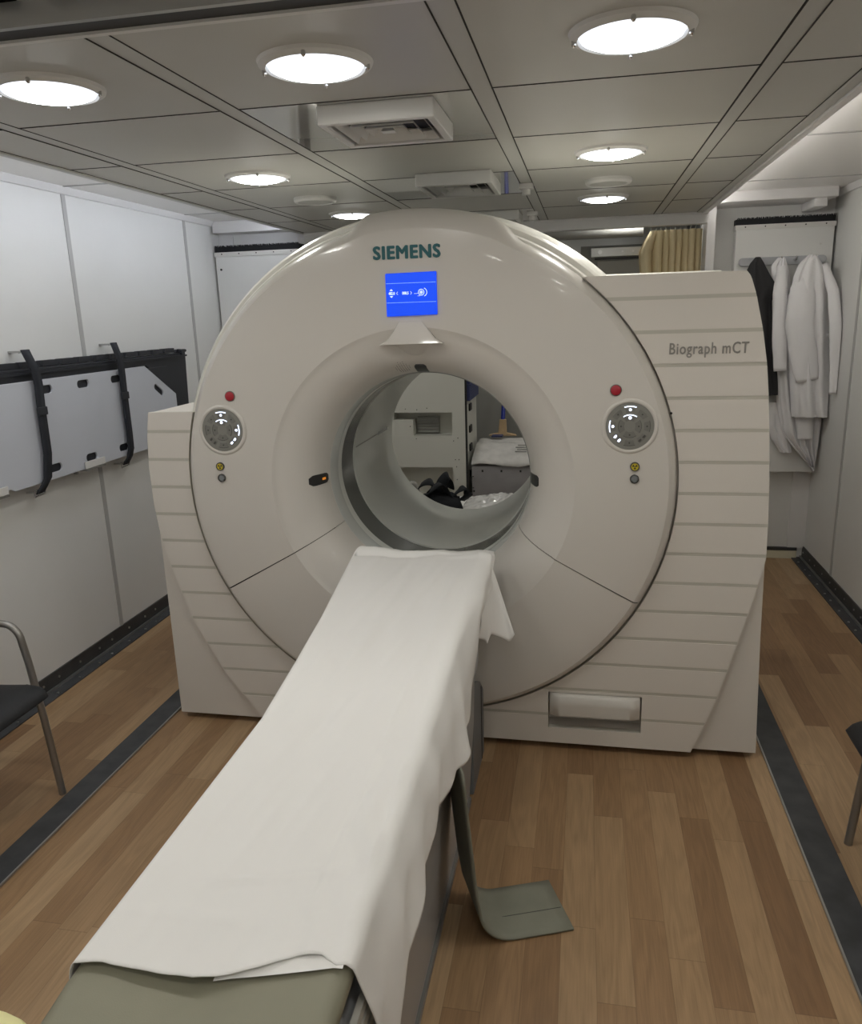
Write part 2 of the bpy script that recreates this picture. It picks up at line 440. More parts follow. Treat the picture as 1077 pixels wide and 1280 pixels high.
struct(b, 'trim_9', 'white_trim', 'white header beam at the far end of the tiled ceiling', bevel=0.004, smooth=0)
b = MB(); b.box(0.632, 0.662, YN, 5.10, CZ - 0.006, CZ + 0.03, 0); b.box(0.662, 0.690, YN, 5.10, CZ - 0.012, CZ + 0.022, 1)
struct(b, 'trim_10', ['ceil_bar', 'white_trim'], 'white edge profile along the right side of the tiled ceiling', bevel=0.003, smooth=0)
b = MB(); b.box(-1.83, -1.797, YN, 5.10, CZ - 0.006, CZ + 0.03, 0)
struct(b, 'trim_11', 'ceil_bar', 'white edge profile along the left side of the tiled ceiling', bevel=0.003, smooth=0)
# unseen led strips added on the outer ceiling edges to brighten walls and slide-outs
b = MB(); b.box(0.690, 0.694, YN + 0.2, 5.0, CZ - 0.004, CZ + 0.018)
tag(b.build('added_led_strip', 'added_led', smooth=0), 'unseen thin led strip added on the outer face of the right ceiling edge', 'light')
b = MB(); b.box(-1.834, -1.830, YN + 0.2, 4.9, CZ + 0.002, CZ + 0.024)
tag(b.build('added_led_strip', 'added_led_cool', smooth=0), 'unseen thin led strip added on the outer face of the left ceiling edge', 'light')

# room behind the header: dark ceiling, steel rear wall
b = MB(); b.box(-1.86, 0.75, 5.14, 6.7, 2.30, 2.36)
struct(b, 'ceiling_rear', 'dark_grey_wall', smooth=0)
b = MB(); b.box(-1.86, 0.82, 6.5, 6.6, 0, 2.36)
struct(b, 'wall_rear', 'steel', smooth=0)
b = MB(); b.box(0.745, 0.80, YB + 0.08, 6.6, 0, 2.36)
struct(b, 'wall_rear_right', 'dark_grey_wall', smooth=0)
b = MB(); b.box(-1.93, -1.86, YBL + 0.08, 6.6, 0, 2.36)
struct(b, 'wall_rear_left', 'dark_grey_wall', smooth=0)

# ================================================================ CEILING LAMPS
LX = [(-1.222, 1.775), (-0.580, 1.780), (0.080, 1.768), (-1.240, 3.02), (0.076, 3.00), (-1.230, 4.25), (0.075, 4.17)]
LL = ['round ceiling downlight nearest the left wall, cut by the photo edge', 'round ceiling downlight in the front row, between its two neighbours',
      'round ceiling downlight in the front row, right of the display side', 'round ceiling downlight left of the first air vent',
      'round ceiling downlight right of the vents, before the round speaker', 'small looking downlight just above the left shoulder of the scanner',
      'small looking downlight beyond the right round speaker, toward the curtain']
def make_lamp():
    t = thing('ceiling_downlight', (LX[0][0], LX[0][1], CZ), LL[0], 'ceiling lamp', 'round ceiling downlights')
    x, y = LX[0]
    def rev(prof, n=48, mi=0, bb=None):
        bb = bb or MB(); P = []
        for k in range(n):
            a = 2 * PI * k / n; P.append([(x + r * math.cos(a), y + r * math.sin(a), CZ + z) for r, z in prof])
        bb.grid(P, mi, cu=True); return bb
    rev([(0.1045, 0.0), (0.1045, -0.010), (0.107, -0.014), (0.122, -0.007), (0.125, 0.0)]).build('trim_ring', 'white_metal', t)
    bb = rev([(0.0005, -0.026), (0.03, -0.0255), (0.06, -0.023), (0.085, -0.018), (0.100, -0.012), (0.1042, -0.004)])
    bb.build('diffuser', 'lamp_diffuser', t, smooth=60)
    for k in range(4):
        a = PI / 4 * (2 * k) + 0.25; c = MB(); cx_, cy_ = x + 0.113 * math.cos(a), y + 0.113 * math.sin(a)
        c.tube([(cx_, cy_, CZ - 0.006), (cx_, cy_, CZ - 0.018), (cx_, cy_, CZ - 0.021)], [0.005, 0.005, 0.002], 10)
        c.build('screw', 'chrome', t)
    return t
lamp = make_lamp()
for (x, y), l in list(zip(LX, LL))[1:]:
    copy_thing(lamp, (x, y, CZ), random.uniform(-0.4, 0.4), l)
# same lamp again, out of view, added to brighten the room, slide-outs and rear
for x, y, z, l in ((-1.22, 0.35, CZ, 'added unseen round downlight behind the viewer, on the left'), (0.08, 0.35, CZ, 'added unseen round downlight behind the viewer, on the right'),
                   (-1.22, -0.88, CZ, 'farthest added unseen round downlight behind the viewer, on the left'), (0.08, -0.88, CZ, 'farthest added unseen round downlight behind the viewer, on the right'), (-0.57, -0.30, CZ, 'added unseen round downlight behind the viewer, in the middle'),
                   (-0.55, 5.85, 2.30, 'added unseen round downlight in the rear compartment behind the scanner'), (0.25, 5.42, 2.30, 'added unseen round downlight in the rear compartment beside the curtain'), (-2.06, 1.75, SZ, 'added unseen round downlight in the left slide-out ceiling'), (1.08, 1.55, SZ, 'added unseen round downlight in the right slide-out ceiling')):
    copy_thing(lamp, (x, y, z), 0.2, l)

def speaker(x, y, lab):
    t = thing('ceiling_speaker', (x, y, CZ), lab, 'ceiling speaker', 'round ceiling speakers')
    P = [[(x + r * math.cos(2 * PI * k / 40), y + r * math.sin(2 * PI * k / 40), CZ + z) for r, z in ((0.098, 0), (0.098, -0.012), (0.092, -0.02), (0.080, -0.02), (0.078, -0.016))] for k in range(40)]
    MB().grid(P, cu=True).build('housing', 'white_metal', t)
    MB().cyl((x, y), 0.079, CZ - 0.017, CZ - 0.010, 'z', 40).build('grille', 'ceil_bar', t)
speaker(-1.233, 3.66, 'shallow round white ceiling speaker left of the second vent')
speaker(0.085, 3.64, 'shallow round white ceiling speaker between the two right downlights')

def vent(x0, x1, y0, y1, lab):
    t = thing('ceiling_vent', ((x0 + x1) / 2, (y0 + y1) / 2, CZ), lab, 'air vent', 'square ceiling air vents')
    z0, z1 = CZ - 0.048, CZ; w = 0.022
    b = MB(); b.box(x0, x1, y0, y0 + w, z0, z1); b.box(x0, x1, y1 - w, y1, z0, z1); b.box(x0, x0 + w, y0 + w, y1 - w, z0, z1); b.box(x1 - w, x1, y0 + w, y1 - w, z0, z1)
    b.build('housing', 'white_metal', t, bevel=0.004, smooth=0)
    MB().box(x0 + w, x1 - w, y0 + w, y1 - w, z1 - 0.012, z1 - 0.002).build('duct_opening', 'dark', t, smooth=0)
    for k in range(4):
        i = 0.034 + k * 0.034; a0, a1, c0, c1 = x0 + i, x1 - i, y0 + i, y1 - i
        if a1 - a0 < 0.03 or c1 - c0 < 0.03: break
        e = 0.014; b = MB(); zt, zb = z0 + 0.022, z0 + 0.004
        if k == 3 or (c1 - c0) < 0.09:
            b.add([(a0, c0, zb), (a1, c0, zb), (a1, c1, zb), (a0, c1, zb), (a0 + e, c0 + e, zt), (a1 - e, c0 + e, zt), (a1 - e, c1 - e, zt), (a0 + e, c1 - e, zt)],
                  [(0, 3, 2, 1), (4, 5, 6, 7), (0, 1, 5, 4), (1, 2, 6, 5), (2, 3, 7, 6), (3, 0, 4, 7)])
            b.build('louvre', 'white_metal', t, smooth=0); break
        O = [(a0, c0), (a1, c0), (a1, c1), (a0, c1)]; I = [(a0 + e, c0 + e), (a1 - e, c0 + e), (a1 - e, c1 - e), (a0 + e, c1 - e)]
        P = [[(p[0], p[1], zb), (p[0], p[1], zb + 0.003), (q[0], q[1], zt + 0.003), (q[0], q[1], zt)] for p, q in zip(O, I)]
        b.grid(P, cu=True, cv=True); b.build('louvre', 'white_metal', t, smooth=0)
vent(-0.695, -0.385, 2.115, 2.42, 'large square louvred vent in the ceiling, nearest the camera')
vent(-0.665, -0.365, 3.20, 3.56, 'louvred ceiling vent just above the top of the scanner')
vent(-0.665, -0.365, 4.50, 4.80, 'farthest ceiling vent, mostly hidden behind the scanner top')
for x, y, l in ((-0.262, 3.62, 'small white box sensor on the ceiling beside the second vent'), (-0.30, 4.62, 'small white sensor on the ceiling behind the scanner top')):
    t = thing('ceiling_sensor', (x, y, CZ), l, 'sensor')
    MB().box(x - 0.03, x + 0.03, y - 0.03, y + 0.03, CZ - 0.022, CZ).build('base', 'white_metal', t, bevel=0.004, smooth=0)
    MB().cyl((x, y), 0.018, CZ - 0.045, CZ - 0.022, 'z', 20).build('sensor_head', 'white_metal', t)

# ================================================================ SCANNER
GX, GZ = -0.585, 1.045
G = thing('ct_scanner', (GX, 2.75, 0), 'large white ring-shaped scanner gantry with blue display and striped side panels', 'medical scanner')
YF = 2.68
funnel = [(0.395, 2.885), (0.402, 2.845), (0.415, 2.81), (0.435, 2.775), (0.462, 2.745), (0.495, 2.720), (0.530, 2.7045), (0.545, 2.7000), (0.551, 2.6957), (0.560, 2.6905),
          (0.600, 2.687), (0.70, 2.682), (0.80, 2.681), (0.872, 2.682), (0.874, 2.6825)]
rim = [(0.885, 2.6925), (0.8945, 2.705), (0.902, 2.720), (0.9062, 2.738), (0.9075, 2.762)]
back = [(0.86, 2.765), (0.70, 2.77), (0.56, 2.775), (0.50, 2.80), (0.44, 2.86), (0.41, 2.90)]
def hump(r, y, a):                 # the raised housing at the crown of the face cover
    d = math.degrees(a) % 360
    if 60 < d < 112 and r > 0.87:
        k = sm(65, 73, d) * (1 - sm(99, 105, d))
        r = r + k * 0.045 * sm(0.86, 0.905, r)
    return r
A0, A1 = -28.3, 208.6
MB().lathe(funnel + rim + back, GX, GZ, A0 + 0.17, A1 - 0.17, 200, rmod=hump).build('face_cover', 'gantry', G, smooth=24)
MB().lathe(funnel + rim + back, GX, GZ, A1 - 360 + 0.17, A0 - 0.17, 100).build('lower_face_cover', 'gantry', G, smooth=24)
for a in (A0, A1):
    seam = MB(); seam.lathe([(r - 0.0, y + 0.006) for r, y in funnel[2:] + rim[:2]] + [(0.88, 2.74), (0.60, 2.76), (0.47, 2.80)], GX, GZ, a - 0.6, a + 0.6, 4)
    seam.build('seam_backing', 'black_gap', G, smooth=0)
# shroud behind the face: stepped ring, then the drum
def hump2(r, y, a):
    return r
shr = [(0.900, 2.755), (0.914, 2.757), (0.920, 2.775), (0.9225, 2.79)]
MB().lathe([(0.86, 2.752), (0.915, 2.752), (0.921, 2.765), (0.922, 2.80), (0.86, 2.80)], GX, GZ, 0, 360, 200).build('rear_rim', 'gantry_rim', G, smooth=40)
MB().lathe([(0.88, 2.785), (0.938, 2.785), (0.947, 2.795), (0.951, 2.82), (0.963, 2.92), (0.975, 3.02), (0.983, 3.18), (0.985, 3.35), (0.985, 3.86), (0.96, 3.90), (0.50, 3.92), (0.41, 3.905), (0.400, 3.87),
            (0.42, 3.80), (0.84, 3.78), (0.88, 3.4)], GX, GZ, 0, 360, 200).build('drum_housing', 'gantry_rim', G, smooth=40)
# tunnel
MB().lathe([(0.395, 2.884), (0.390, 2.90), (0.388, 2.965), (0.41, 2.965), (0.41, 2.884)], GX, GZ).build('scan_window_ring', 'mylar', G)
MB().lathe([(0.389, 2.966), (0.387, 3.010), (0.41, 3.010), (0.41, 2.966)], GX, GZ).build('front_ring', 'tunnel', G)
MB().lathe([(0.3875, 3.011), (0.3875, 3.172), (0.41, 3.172), (0.41, 3.011)], GX, GZ).build('dark_ring', 'ring_dark', G)
MB().lathe([(0.384, 3.182), (0.3835, 3.19), (0.3835, 3.865), (0.390, 3.885), (0.43, 3.89), (0.43, 3.182)], GX, GZ, smooth if False else 0, 360).build('tunnel_liner', 'tunnel', G)
b = MB(); b.lathe([(0.3825, 3.58), (0.3825, 3.76), (0.3845, 3.76), (0.3845, 3.58)], GX, GZ, 170.5, 172.8, 3); b.build('tunnel_label', 'ring_dark', G, smooth=0)
b = MB(); b.lathe([(0.3829, 3.20), (0.3829, 3.58), (0.3845, 3.58), (0.3845, 3.20)], GX, GZ, 171.3, 172.2, 2); b.build('tunnel_seam', 'mid_grey', G, smooth=0)

# side bodies and striped wings
gR = [(1.752, .500), (1.735, .514), (1.677, .534), (1.568, .561), (1.46, .581), (1.351, .594), (1.242, .604), (1.133, .612), (1.026, .619), (.92, .623), (.80, .626), (.769, .621), (.702, .607), (.598, .583), (.481, .553), (.378, .527), (.258, .495), (.149, .458), (.03, .415)]
GRb = [(1.752, .500), (1.735, .514), (1.677, .534), (1.568, .561), (1.46, .581), (1.351, .594), (1.242, .604), (1.133, .612), (1.026, .619), (.92, .624), (.80, .628), (.5, .634), (.2, .644), (.03, .650)]
gL = [(1.315, -1.640), (1.227, -1.655), (1.1, -1.664), (.95, -1.662), (.853, -1.652), (.77, -1.637), (.671, -1.612), (.461, -1.545), (.238, -1.428), (.066, -1.298), (.03, -1.27)]
GLb = [(1.315, -1.640), (1.25, -1.655), (1.1, -1.664), (.9, -1.667), (.03, -1.667)]
def arcx(z, R, s):
    d = R * R - (z - GZ) ** 2
    return GX + s * math.sqrt(d) if d > 0 else GX
def strip_poly(z0, z1, R, s, T, n=None):
    n = n or max(3, int((z1 - z0) / 0.012))
    zz = sorted(set([z0 + (z1 - z0) * i / n for i in range(n + 1)]))
    inner = [(arcx(z, R, s), z) for z in zz]; outer = [(interp(T, z), z) for z in zz]
    poly = inner + outer[::-1]
    out = []
    for p in poly:
        if not out or (abs(p[0] - out[-1][0]) + abs(p[1] - out[-1][1])) > 1e-6: out.append(p)
    return out
PK = (-0.113, 0.232, 0.094, 0.243)         # pocket of the pull handle: x0, x1, z0, z1
def strip_piece(b, z0, z1, R, s, T, y0, y1, mi, x0=None, x1=None):
    n = max(2, int((z1 - z0) / 0.012)); zz = [z0 + (z1 - z0) * i / n for i in range(n + 1)]
    inner = [(arcx(z, R, s) if x0 is None else x0, z) for z in zz]; outer = [(interp(T, z) if x1 is None else x1, z) for z in zz]
    out = []
    for p in inner + outer[::-1]:
        if not out or (abs(p[0] - out[-1][0]) + abs(p[1] - out[-1][1])) > 1e-6: out.append(p)
    b.prism(out, y0, y1, 'y', mi)
def strip(b, z0, z1, R, s, T, y0, y1, mi=0):
    if s < 0 or z0 >= PK[3] or z1 <= PK[2]: return strip_piece(b, z0, z1, R, s, T, y0, y1, mi)
    if z1 > PK[3]: strip_piece(b, PK[3], z1, R, s, T, y0, y1, mi)
    if z0 < PK[2]: strip_piece(b, z0, PK[2], R, s, T, y0, y1, mi)
    za, zb = max(z0, PK[2]), min(z1, PK[3])
    strip_piece(b, za, zb, R, s, T, y0, y1, mi, x1=PK[0]); strip_piece(b, za, zb, R, s, T, y0, y1, mi, x0=PK[1])
def wing(name, s, T, ztop, par):
    b = MB()
    strip(b, 0.031, ztop - 0.001, 0.910, s, T, 2.7215, 2.7475, 1)
    cuts = [1.677 - 0.1091 * k for k in range(15)]
    cuts = [c for c in cuts if c < ztop - 0.03]
    edges = [ztop] + [e for c in cuts for e in (c + 0.0062, c - 0.0062)] + [0.03]
    for i in range(0, len(edges), 2):
        strip(b, edges[i + 1], edges[i], 0.910, s, T, 2.720, 2.7215, 0)
    return b.build(name, ['gantry_wing', 'gantry_stripe'], par, smooth=30)
wR = wing('side_panel', 1, gR, 1.752, G); wR['label'] = 'tall striped panel on the right side of the scanner face'
wL = wing('side_panel', -1, gL, 1.315, G); wL['label'] = 'lower striped panel on the left side of the scanner face'
b = MB(); strip(b, 0.03, 1.748, 0.88, 1, GRb, 2.748, 2.80); b.prism(strip_poly(0.03, 1.748, 0.88, 1, GRb), 2.80, 3.88, 'y')
b.build('side_body', 'gantry_body', G, smooth=30)
MB().prism(strip_poly(0.03, 1.312, 0.88, -1, GLb), 2.748, 3.88, 'y').build('side_body', 'gantry_body', G, smooth=30)
b = MB(); b.box(0.02, 0.50, 3.2, 3.85, 1.745, 1.775); b.build('top_cover', 'gantry_rim', G, bevel=0.006, smooth=0)
# pull handle in the right foot
b = MB(); P = []
for i in range(25):
    x = -0.107 + 0.333 * i / 24
    e = min(1, min(i, 24 - i) / 2.0)
    P.append([(x, 2.780, 0.240), (x, 2.728 - 0.014 * e, 0.240), (x, 2.722 - 0.020 * e, 0.232 - 0.004 * (1 - e)), (x, 2.718 - 0.020 * e, 0.20), (x, 2.720 - 0.018 * e, 0.155), (x, 2.726 - 0.010 * e, 0.147), (x, 2.780, 0.150)])
b.grid(P, cv=True); b.f.append(list(range(7))); b.m.append(0); b.f.append([24 * 7 + i for i in range(6, -1, -1)]); b.m.append(0)
b.build('pull_handle', 'handle_grey', G, smooth=50)
MB().box(-1.55, 0.55, 2.80, 3.80, 0.0, 0.03).build('plinth', 'dark', G, smooth=0)
MB().cyl((0.289, 1.300), 0.004, 2.716, 2.722, 'y', 12).build('bolt_hole', 'black_gap', G)

# display, logo, housing
MB().prism([(-0.671, 1.785), (-0.4935, 1.787), (-0.4935, 1.646), (-0.671, 1.643)], 2.6765, 2.683, 'y').build('display_screen', 'screen', G, bevel=0.004, smooth=0)
disp = G.children[-1]
MB().box(-0.668, -0.4965, 2.6758, 2.6768, 1.7515, 1.7530).build('display_line', 'screen_line', disp, smooth=0)
MB().box(-0.668, -0.4965, 2.6758, 2.6768, 1.6880, 1.6895).build('display_line', 'screen_line', disp, smooth=0)
text('display_digits', '482.0', 0.013, (-0.650, 2.6760, 1.7195), 'screen_glyph', disp, 0.0004, 0.0004, 0.022)
text('display_digits', '008.5', 0.013, (-0.602, 2.6760, 1.7195), 'screen_glyph', disp, 0.0004, 0.0004, 0.022)
b = MB()
for (cx_, cz_, k) in ((-0.651, 1.731, 1), (-0.651, 1.708, -1)):
    b = MB(); b.prism([(cx_ - 0.006, cz_ - 0.003 * k), (cx_ + 0.006, cz_ - 0.003 * k), (cx_, cz_ + 0.003 * k)], 2.6756, 2.6766); b.build('arrow_symbol', 'screen_glyph', disp, smooth=0)
for (cx_, k) in ((-0.630, -1), (-0.583, 1)):
    b = MB(); b.prism([(cx_ - 0.002 * k, 1.7245), (cx_ + 0.002 * k, 1.7195), (cx_ - 0.002 * k, 1.7145), (cx_ - 0.0005 * k, 1.7145), (cx_ + 0.0035 * k, 1.7195), (cx_ - 0.0005 * k, 1.7245)], 2.6756, 2.6766); b.build('bracket_symbol', 'screen_glyph', disp, smooth=0)
b = MB()
for (cx_, r0, r1) in ((-0.547, 0.009, 0.0108), (-0.547, 0.0, 0.004), (-0.547, 0.0055, 0.0065)):
    P = [[(cx_ + r * math.cos(2 * PI * k / 28), 2.6757, 1.7205 + r * math.sin(2 * PI * k / 28)) for r in (r0, r1)] for k in range(28)]
    b.grid(P, cu=True)
P = [[(-0.545 + 0.004 * (r > 0.012) + r * math.cos(-1.25 + 2.5 * k / 16), 2.6757, 1.7205 + r * math.sin(-1.25 + 2.5 * k / 16)) for r in (0.0125, 0.0145)] for k in range(17)]
b.grid(P); b.box(-0.572, -0.558, 2.6756, 2.6766, 1.7165, 1.7175); b.box(-0.560, -0.551, 2.6756, 2.6766, 1.7085, 1.7095)
b.build('scanner_symbol', 'screen_glyph', disp, smooth=0)
text('maker_logo', 'SIEMENS', 0.058, (-0.594, 2.6795, 1.8525), 'logo_teal', G, 0.0018, 0.0, 0.228, layers=0.0026)
text('model_lettering', 'Biograph mCT', 0.052, (0.398, 2.7185, 1.507), 'logo_grey', G, 0.0012, 0.0, 0.247, layers=0.0009)
b = MB().prism([(-0.632, 1.628), (-0.550, 1.628), (-0.532, 1.600), (-0.505, 1.566), (-0.475, 1.548), (-0.705, 1.546), (-0.672, 1.566), (-0.648, 1.600)], 2.6795, 2.735)
b.v = [(x, (2.6792 + (z - 1.546) / 0.082 * 0.0085) if y < 2.70 else y, z) for x, y, z in b.v]
b.build('sensor_housing', 'lens', G, bevel=0.004, smooth=0)
P = []
for i in range(15):
    t = i / 14; x = -0.672 + 0.165 * t; d = math.sin(PI * t)
    P.append([(x, 2.700 + 0.02 * (1 - d), 1.547), (x, 2.715, 1.547 - 0.012 * d), (x, 2.735, 1.545 - 0.034 * d), (x, 2.75, 1.545 - 0.04 * d)])
MB().grid(P).build('sensor_scoop', 'gantry', G, smooth=60)
# funnel surface helpers
def fr(y):
    return interp([(yy, rr) for rr, yy in funnel[:8]], y)
def fpt(y, deg, lift=0.0):
    r = fr(y) - lift; a = math.radians(deg); return (GX + r * math.cos(a), y, GZ + r * math.sin(a))
def fpatch(name, y0, y1, d0, d1, mt, lift=0.003, rnd=0.35, par=None, ny=8, nd=10):
    P = []
    for i in range(ny + 1):
        u = i / ny; y = y0 + (y1 - y0) * u; row = []
        q = abs(2 * u - 1); inset = (1 - math.sqrt(max(0, 1 - max(0, (q - (1 - rnd)) / rnd) ** 2))) * rnd * 0.5
        for j in range(nd + 1):
            v = inset + (1 - 2 * inset) * j / nd
            row.append(fpt(y, d0 + (d1 - d0) * v, lift))
        P.append(row)
    Q = [[(p[0] + (p[0] - GX) * 0.02, p[1] + 0.002, p[2] + (p[2] - GZ) * 0.02) for p in row] for row in P]
    b = MB().grid(P); b.grid(Q)
    # side skirts
    ring = [P[0][j] for j in range(nd + 1)] + [P[i][nd] for i in range(1, ny + 1)] + [P[ny][j] for j in range(nd - 1, -1, -1)] + [P[i][0] for i in range(ny - 1, 0, -1)]
    ring2 = [Q[0][j] for j in range(nd + 1)] + [Q[i][nd] for i in range(1, ny + 1)] + [Q[ny][j] for j in range(nd - 1, -1, -1)] + [Q[i][0] for i in range(ny - 1, 0, -1)]
    b.grid([ring, ring2], cv=True)
    return b.build(name, mt, par or G, smooth=60)
fpatch('laser_window', 2.785, 2.872, 86.9, 92.9, 'marker')
fpatch('laser_window', 2.785, 2.872, -3.0, 2.8, 'marker')
lw = fpatch('laser_window', 2.765, 2.862, 177.9, 183.6, 'marker', rnd=0.5)
fpatch('laser_readout', 2.822, 2.840, 180.2, 181.5, 'amber', lift=0.0042, rnd=0.01, par=lw, ny=2, nd=3)
b = MB()
for i in range(9):
    for j in range(7):
        if (i - 4) ** 2 / 18 + (j - 3) ** 2 / 10 < 1.05:
            c = fpt(2.765 + 0.008 * i + 0.004 * (j % 2), 95.2 + 1.15 * j, 0.0012)
            b.tube([c, (c[0], c[1] + 0.001, c[2] + 0.001)], 0.0013, 6)
b.build('speaker_holes', 'key_line', G, smooth=0)

def arc_seg(b, cx_, cz_, r0, r1, a0, a1, y0, y1, mi=0, n=10):
    poly = [(cx_ + r1 * math.cos(math.radians(a0 + (a1 - a0) * k / n)), cz_ + r1 * math.sin(math.radians(a0 + (a1 - a0) * k / n))) for k in range(n + 1)]
    poly += [(cx_ + r0 * math.cos(math.radians(a1 + (a0 - a1) * k / n)), cz_ + r0 * math.sin(math.radians(a1 + (a0 - a1) * k / n))) for k in range(n + 1)]
    b.prism(poly, y0, y1, 'y', mi)
def keypad(cx_, cz_, side, lab):       # side: -1 lit keys on the left, +1 on the right
    b = MB()
    b.lathe([(0.078, 2.683), (0.080, 2.6785), (0.086, 2.6765), (0.092, 2.6785), (0.095, 2.683)], cx_, cz_, n=64)
    o = b.build('control_panel', 'gantry', G, smooth=60); o['label'] = lab
    MB().cyl((cx_, cz_), 0.0795, 2.6775, 2.684, 'y', 64).build('keypad_plate', 'pad_grey', o)
    y0, y1 = 2.6762, 2.6785
    lit = {90, 180 if side < 0 else 0, 225 if side < 0 else 315}
    for a in range(0, 360, 45):
        k = MB(); arc_seg(k, cx_, cz_, 0.047, 0.066, a - 16, a + 16, y0, y1)
        ko = k.build('key', 'key_grey', o, smooth=0, bevel=0.0008)
        g = MB(); ca, sa = math.cos(math.radians(a)), math.sin(math.radians(a)); mt = 'key_glyph' if a in lit else 'key_line'
        if a in (225, 315):
            for da in (-9, 9):
                x_, z_ = cx_ + 0.058 * math.cos(math.radians(a + da)), cz_ + 0.058 * math.sin(math.radians(a + da))
                g.prism([(x_ - 0.006, z_ - 0.004), (x_ + 0.001, z_ - 0.006), (x_ + 0.006, z_ + 0.001), (x_ + 0.003, z_ + 0.006), (x_ - 0.003, z_ + 0.002)], y0 - 0.0006, y0 + 0.0002)
        else:
            if a % 90 == 0: arc_seg(g, cx_, cz_, 0.0655, 0.0685 if a in lit else 0.067, a - 17, a + 17, y0 - 0.0006, y1)
            g.cyl((cx_ + 0.056 * ca, cz_ + 0.056 * sa), 0.0048 if a in lit else 0.003, y0 - 0.0006, y0 + 0.0002, 'y', 8)
        g.build('key_symbol', mt, ko, smooth=0)
    for a in range(0, 360, 90):
        k = MB(); arc_seg(k, cx_, cz_, 0.019, 0.038, a - 36, a + 36, y0, y1)
        ko = k.build('key', 'key_grey', o, smooth=0, bevel=0.0008)
        g = MB(); ca, sa = math.cos(math.radians(a)), math.sin(math.radians(a)); on = a == 90
        arc_seg(g, cx_, cz_, 0.0375, 0.0400 if on else 0.0388, a - 34, a + 34, y0 - 0.0006, y1)
        g.cyl((cx_ + 0.029 * ca, cz_ + 0.029 * sa), 0.0055 if on else 0.003, y0 - 0.0006, y0 + 0.0002, 'y', 8)
        g.build('key_symbol', 'key_glyph' if on else 'key_line', ko, smooth=0)
    return o
keypad(0.153, 1.262, -1, 'round grey keypad on the right of the scanner face')
keypad(-1.320, 1.252, 1, 'round grey keypad on the left of the scanner face')
for x_, z_ in ((0.104, 1.383), (-1.278, 1.377)):
    b = MB(); b.lathe([(0.0, 2.672), (0.013, 2.6725), (0.0165, 2.675), (0.0175, 2.684)], x_, z_, n=28, closed=False); b.build('stop_button', 'red', G)
    b = MB(); b.lathe([(0.0172, 2.684), (0.0172, 2.678), (0.0195, 2.678), (0.0195, 2.684)], x_, z_, n=28); b.build('button_ring', 'key_grey', G)
for x_, z_ in ((0.174, 1.124), (-1.343, 1.114)):
    b = MB(); b.cyl((x_, z_), 0.0125, 2.676, 2.684, 'y', 28); o = b.build('warning_badge', 'yellow', G)
    b = MB(); b.lathe([(0.0122, 2.684), (0.0122, 2.675), (0.0160, 2.675), (0.0160, 2.684)], x_, z_, n=28); b.build('badge_ring', 'key_line', o)
    b = MB(); b.cyl((x_, z_), 0.0018, 2.6752, 2.6765, 'y', 12)
    for a in (30, 150, 270): arc_seg(b, x_, z_, 0.003, 0.0085, a - 28, a + 28, 2.6752, 2.6765, n=5)
    b.build('radiation_symbol', 'dark', o, smooth=0)
for x_, z_ in ((0.174, 1.081), (-1.341, 1.070)):
    b = MB(); b.lathe([(0.0, 2.674), (0.010, 2.6745), (0.012, 2.684)], x_, z_, n=28, closed=False); o = b.build('round_button', 'button_grey', G)
    b = MB(); b.lathe([(0.0122, 2.684), (0.0122, 2.675), (0.0155, 2.676), (0.0155, 2.684)], x_, z_, n=28); b.build('button_ring', 'key_line', G)

# ================================================================ PATIENT TABLE
T = thing('patient_table', (-0.57, 1.4, 0), 'long patient table on a grey base leading into the scanner', 'patient table')
def ztop(y): return 0.68 + (y - 0.87) * 0.0735
def xl(y): return interp([(0.2, -0.770), (0.785, -0.772), (0.87, -0.777), (1.557, -0.743), (1.83, -0.757), (2.1, -0.774), (2.62, -0.822)], y)
XRP = -0.340
# pad
P = []
ny = 60
for i in range(ny + 1):
    y = 0.2 + (2.655 - 0.2) * i / ny; zt = ztop(y) - 0.006; a, c = xl(y) + 0.006, XRP
    row = []
    sec = [(a + 0.004, zt - 0.040), (a - 0.004, zt - 0.030), (a - 0.002, zt - 0.014), (a + 0.008, zt - 0.003), (a + 0.022, zt)]
    nmid = 12
    sec += [(a + 0.022 + (c - a - 0.044) * k / nmid, zt - 0.010 * math.sin(PI * k / nmid)) for k in range(1, nmid)]
    sec += [(c - 0.022, zt), (c - 0.008, zt - 0.003), (c + 0.002, zt - 0.014), (c + 0.004, zt - 0.030), (c - 0.004, zt - 0.040)]
    P.append([(x, y, z) for x, z in sec])
b = MB().grid(P, cv=True); n_ = len(P[0]); b.f.append(list(range(n_))); b.m.append(0); b.f.append([ny * n_ + k for k in range(n_ - 1, -1, -1)]); b.m.append(0)
b.build('mattress_pad', 'pad_olive', T, smooth=50)
# carbon pallet under the pad
P = []
for i in range(31):
    y = 0.2 + (2.66 - 0.2) * i / 30; zt = ztop(y) - 0.046; a, c = xl(y) + 0.02, XRP - 0.008
    P.append([(a, y, zt), (c, y, zt), (c + 0.004, y, zt - 0.012), (c - 0.03, y, zt - 0.05), (a + 0.03, y, zt - 0.05), (a - 0.004, y, zt - 0.012)])
b = MB().grid(P, cv=True); b.f += [list(range(6)), [180 + k for k in range(5, -1, -1)]]; b.m += [0, 0]
b.build('pallet', 'bed_side', T, smooth=30)
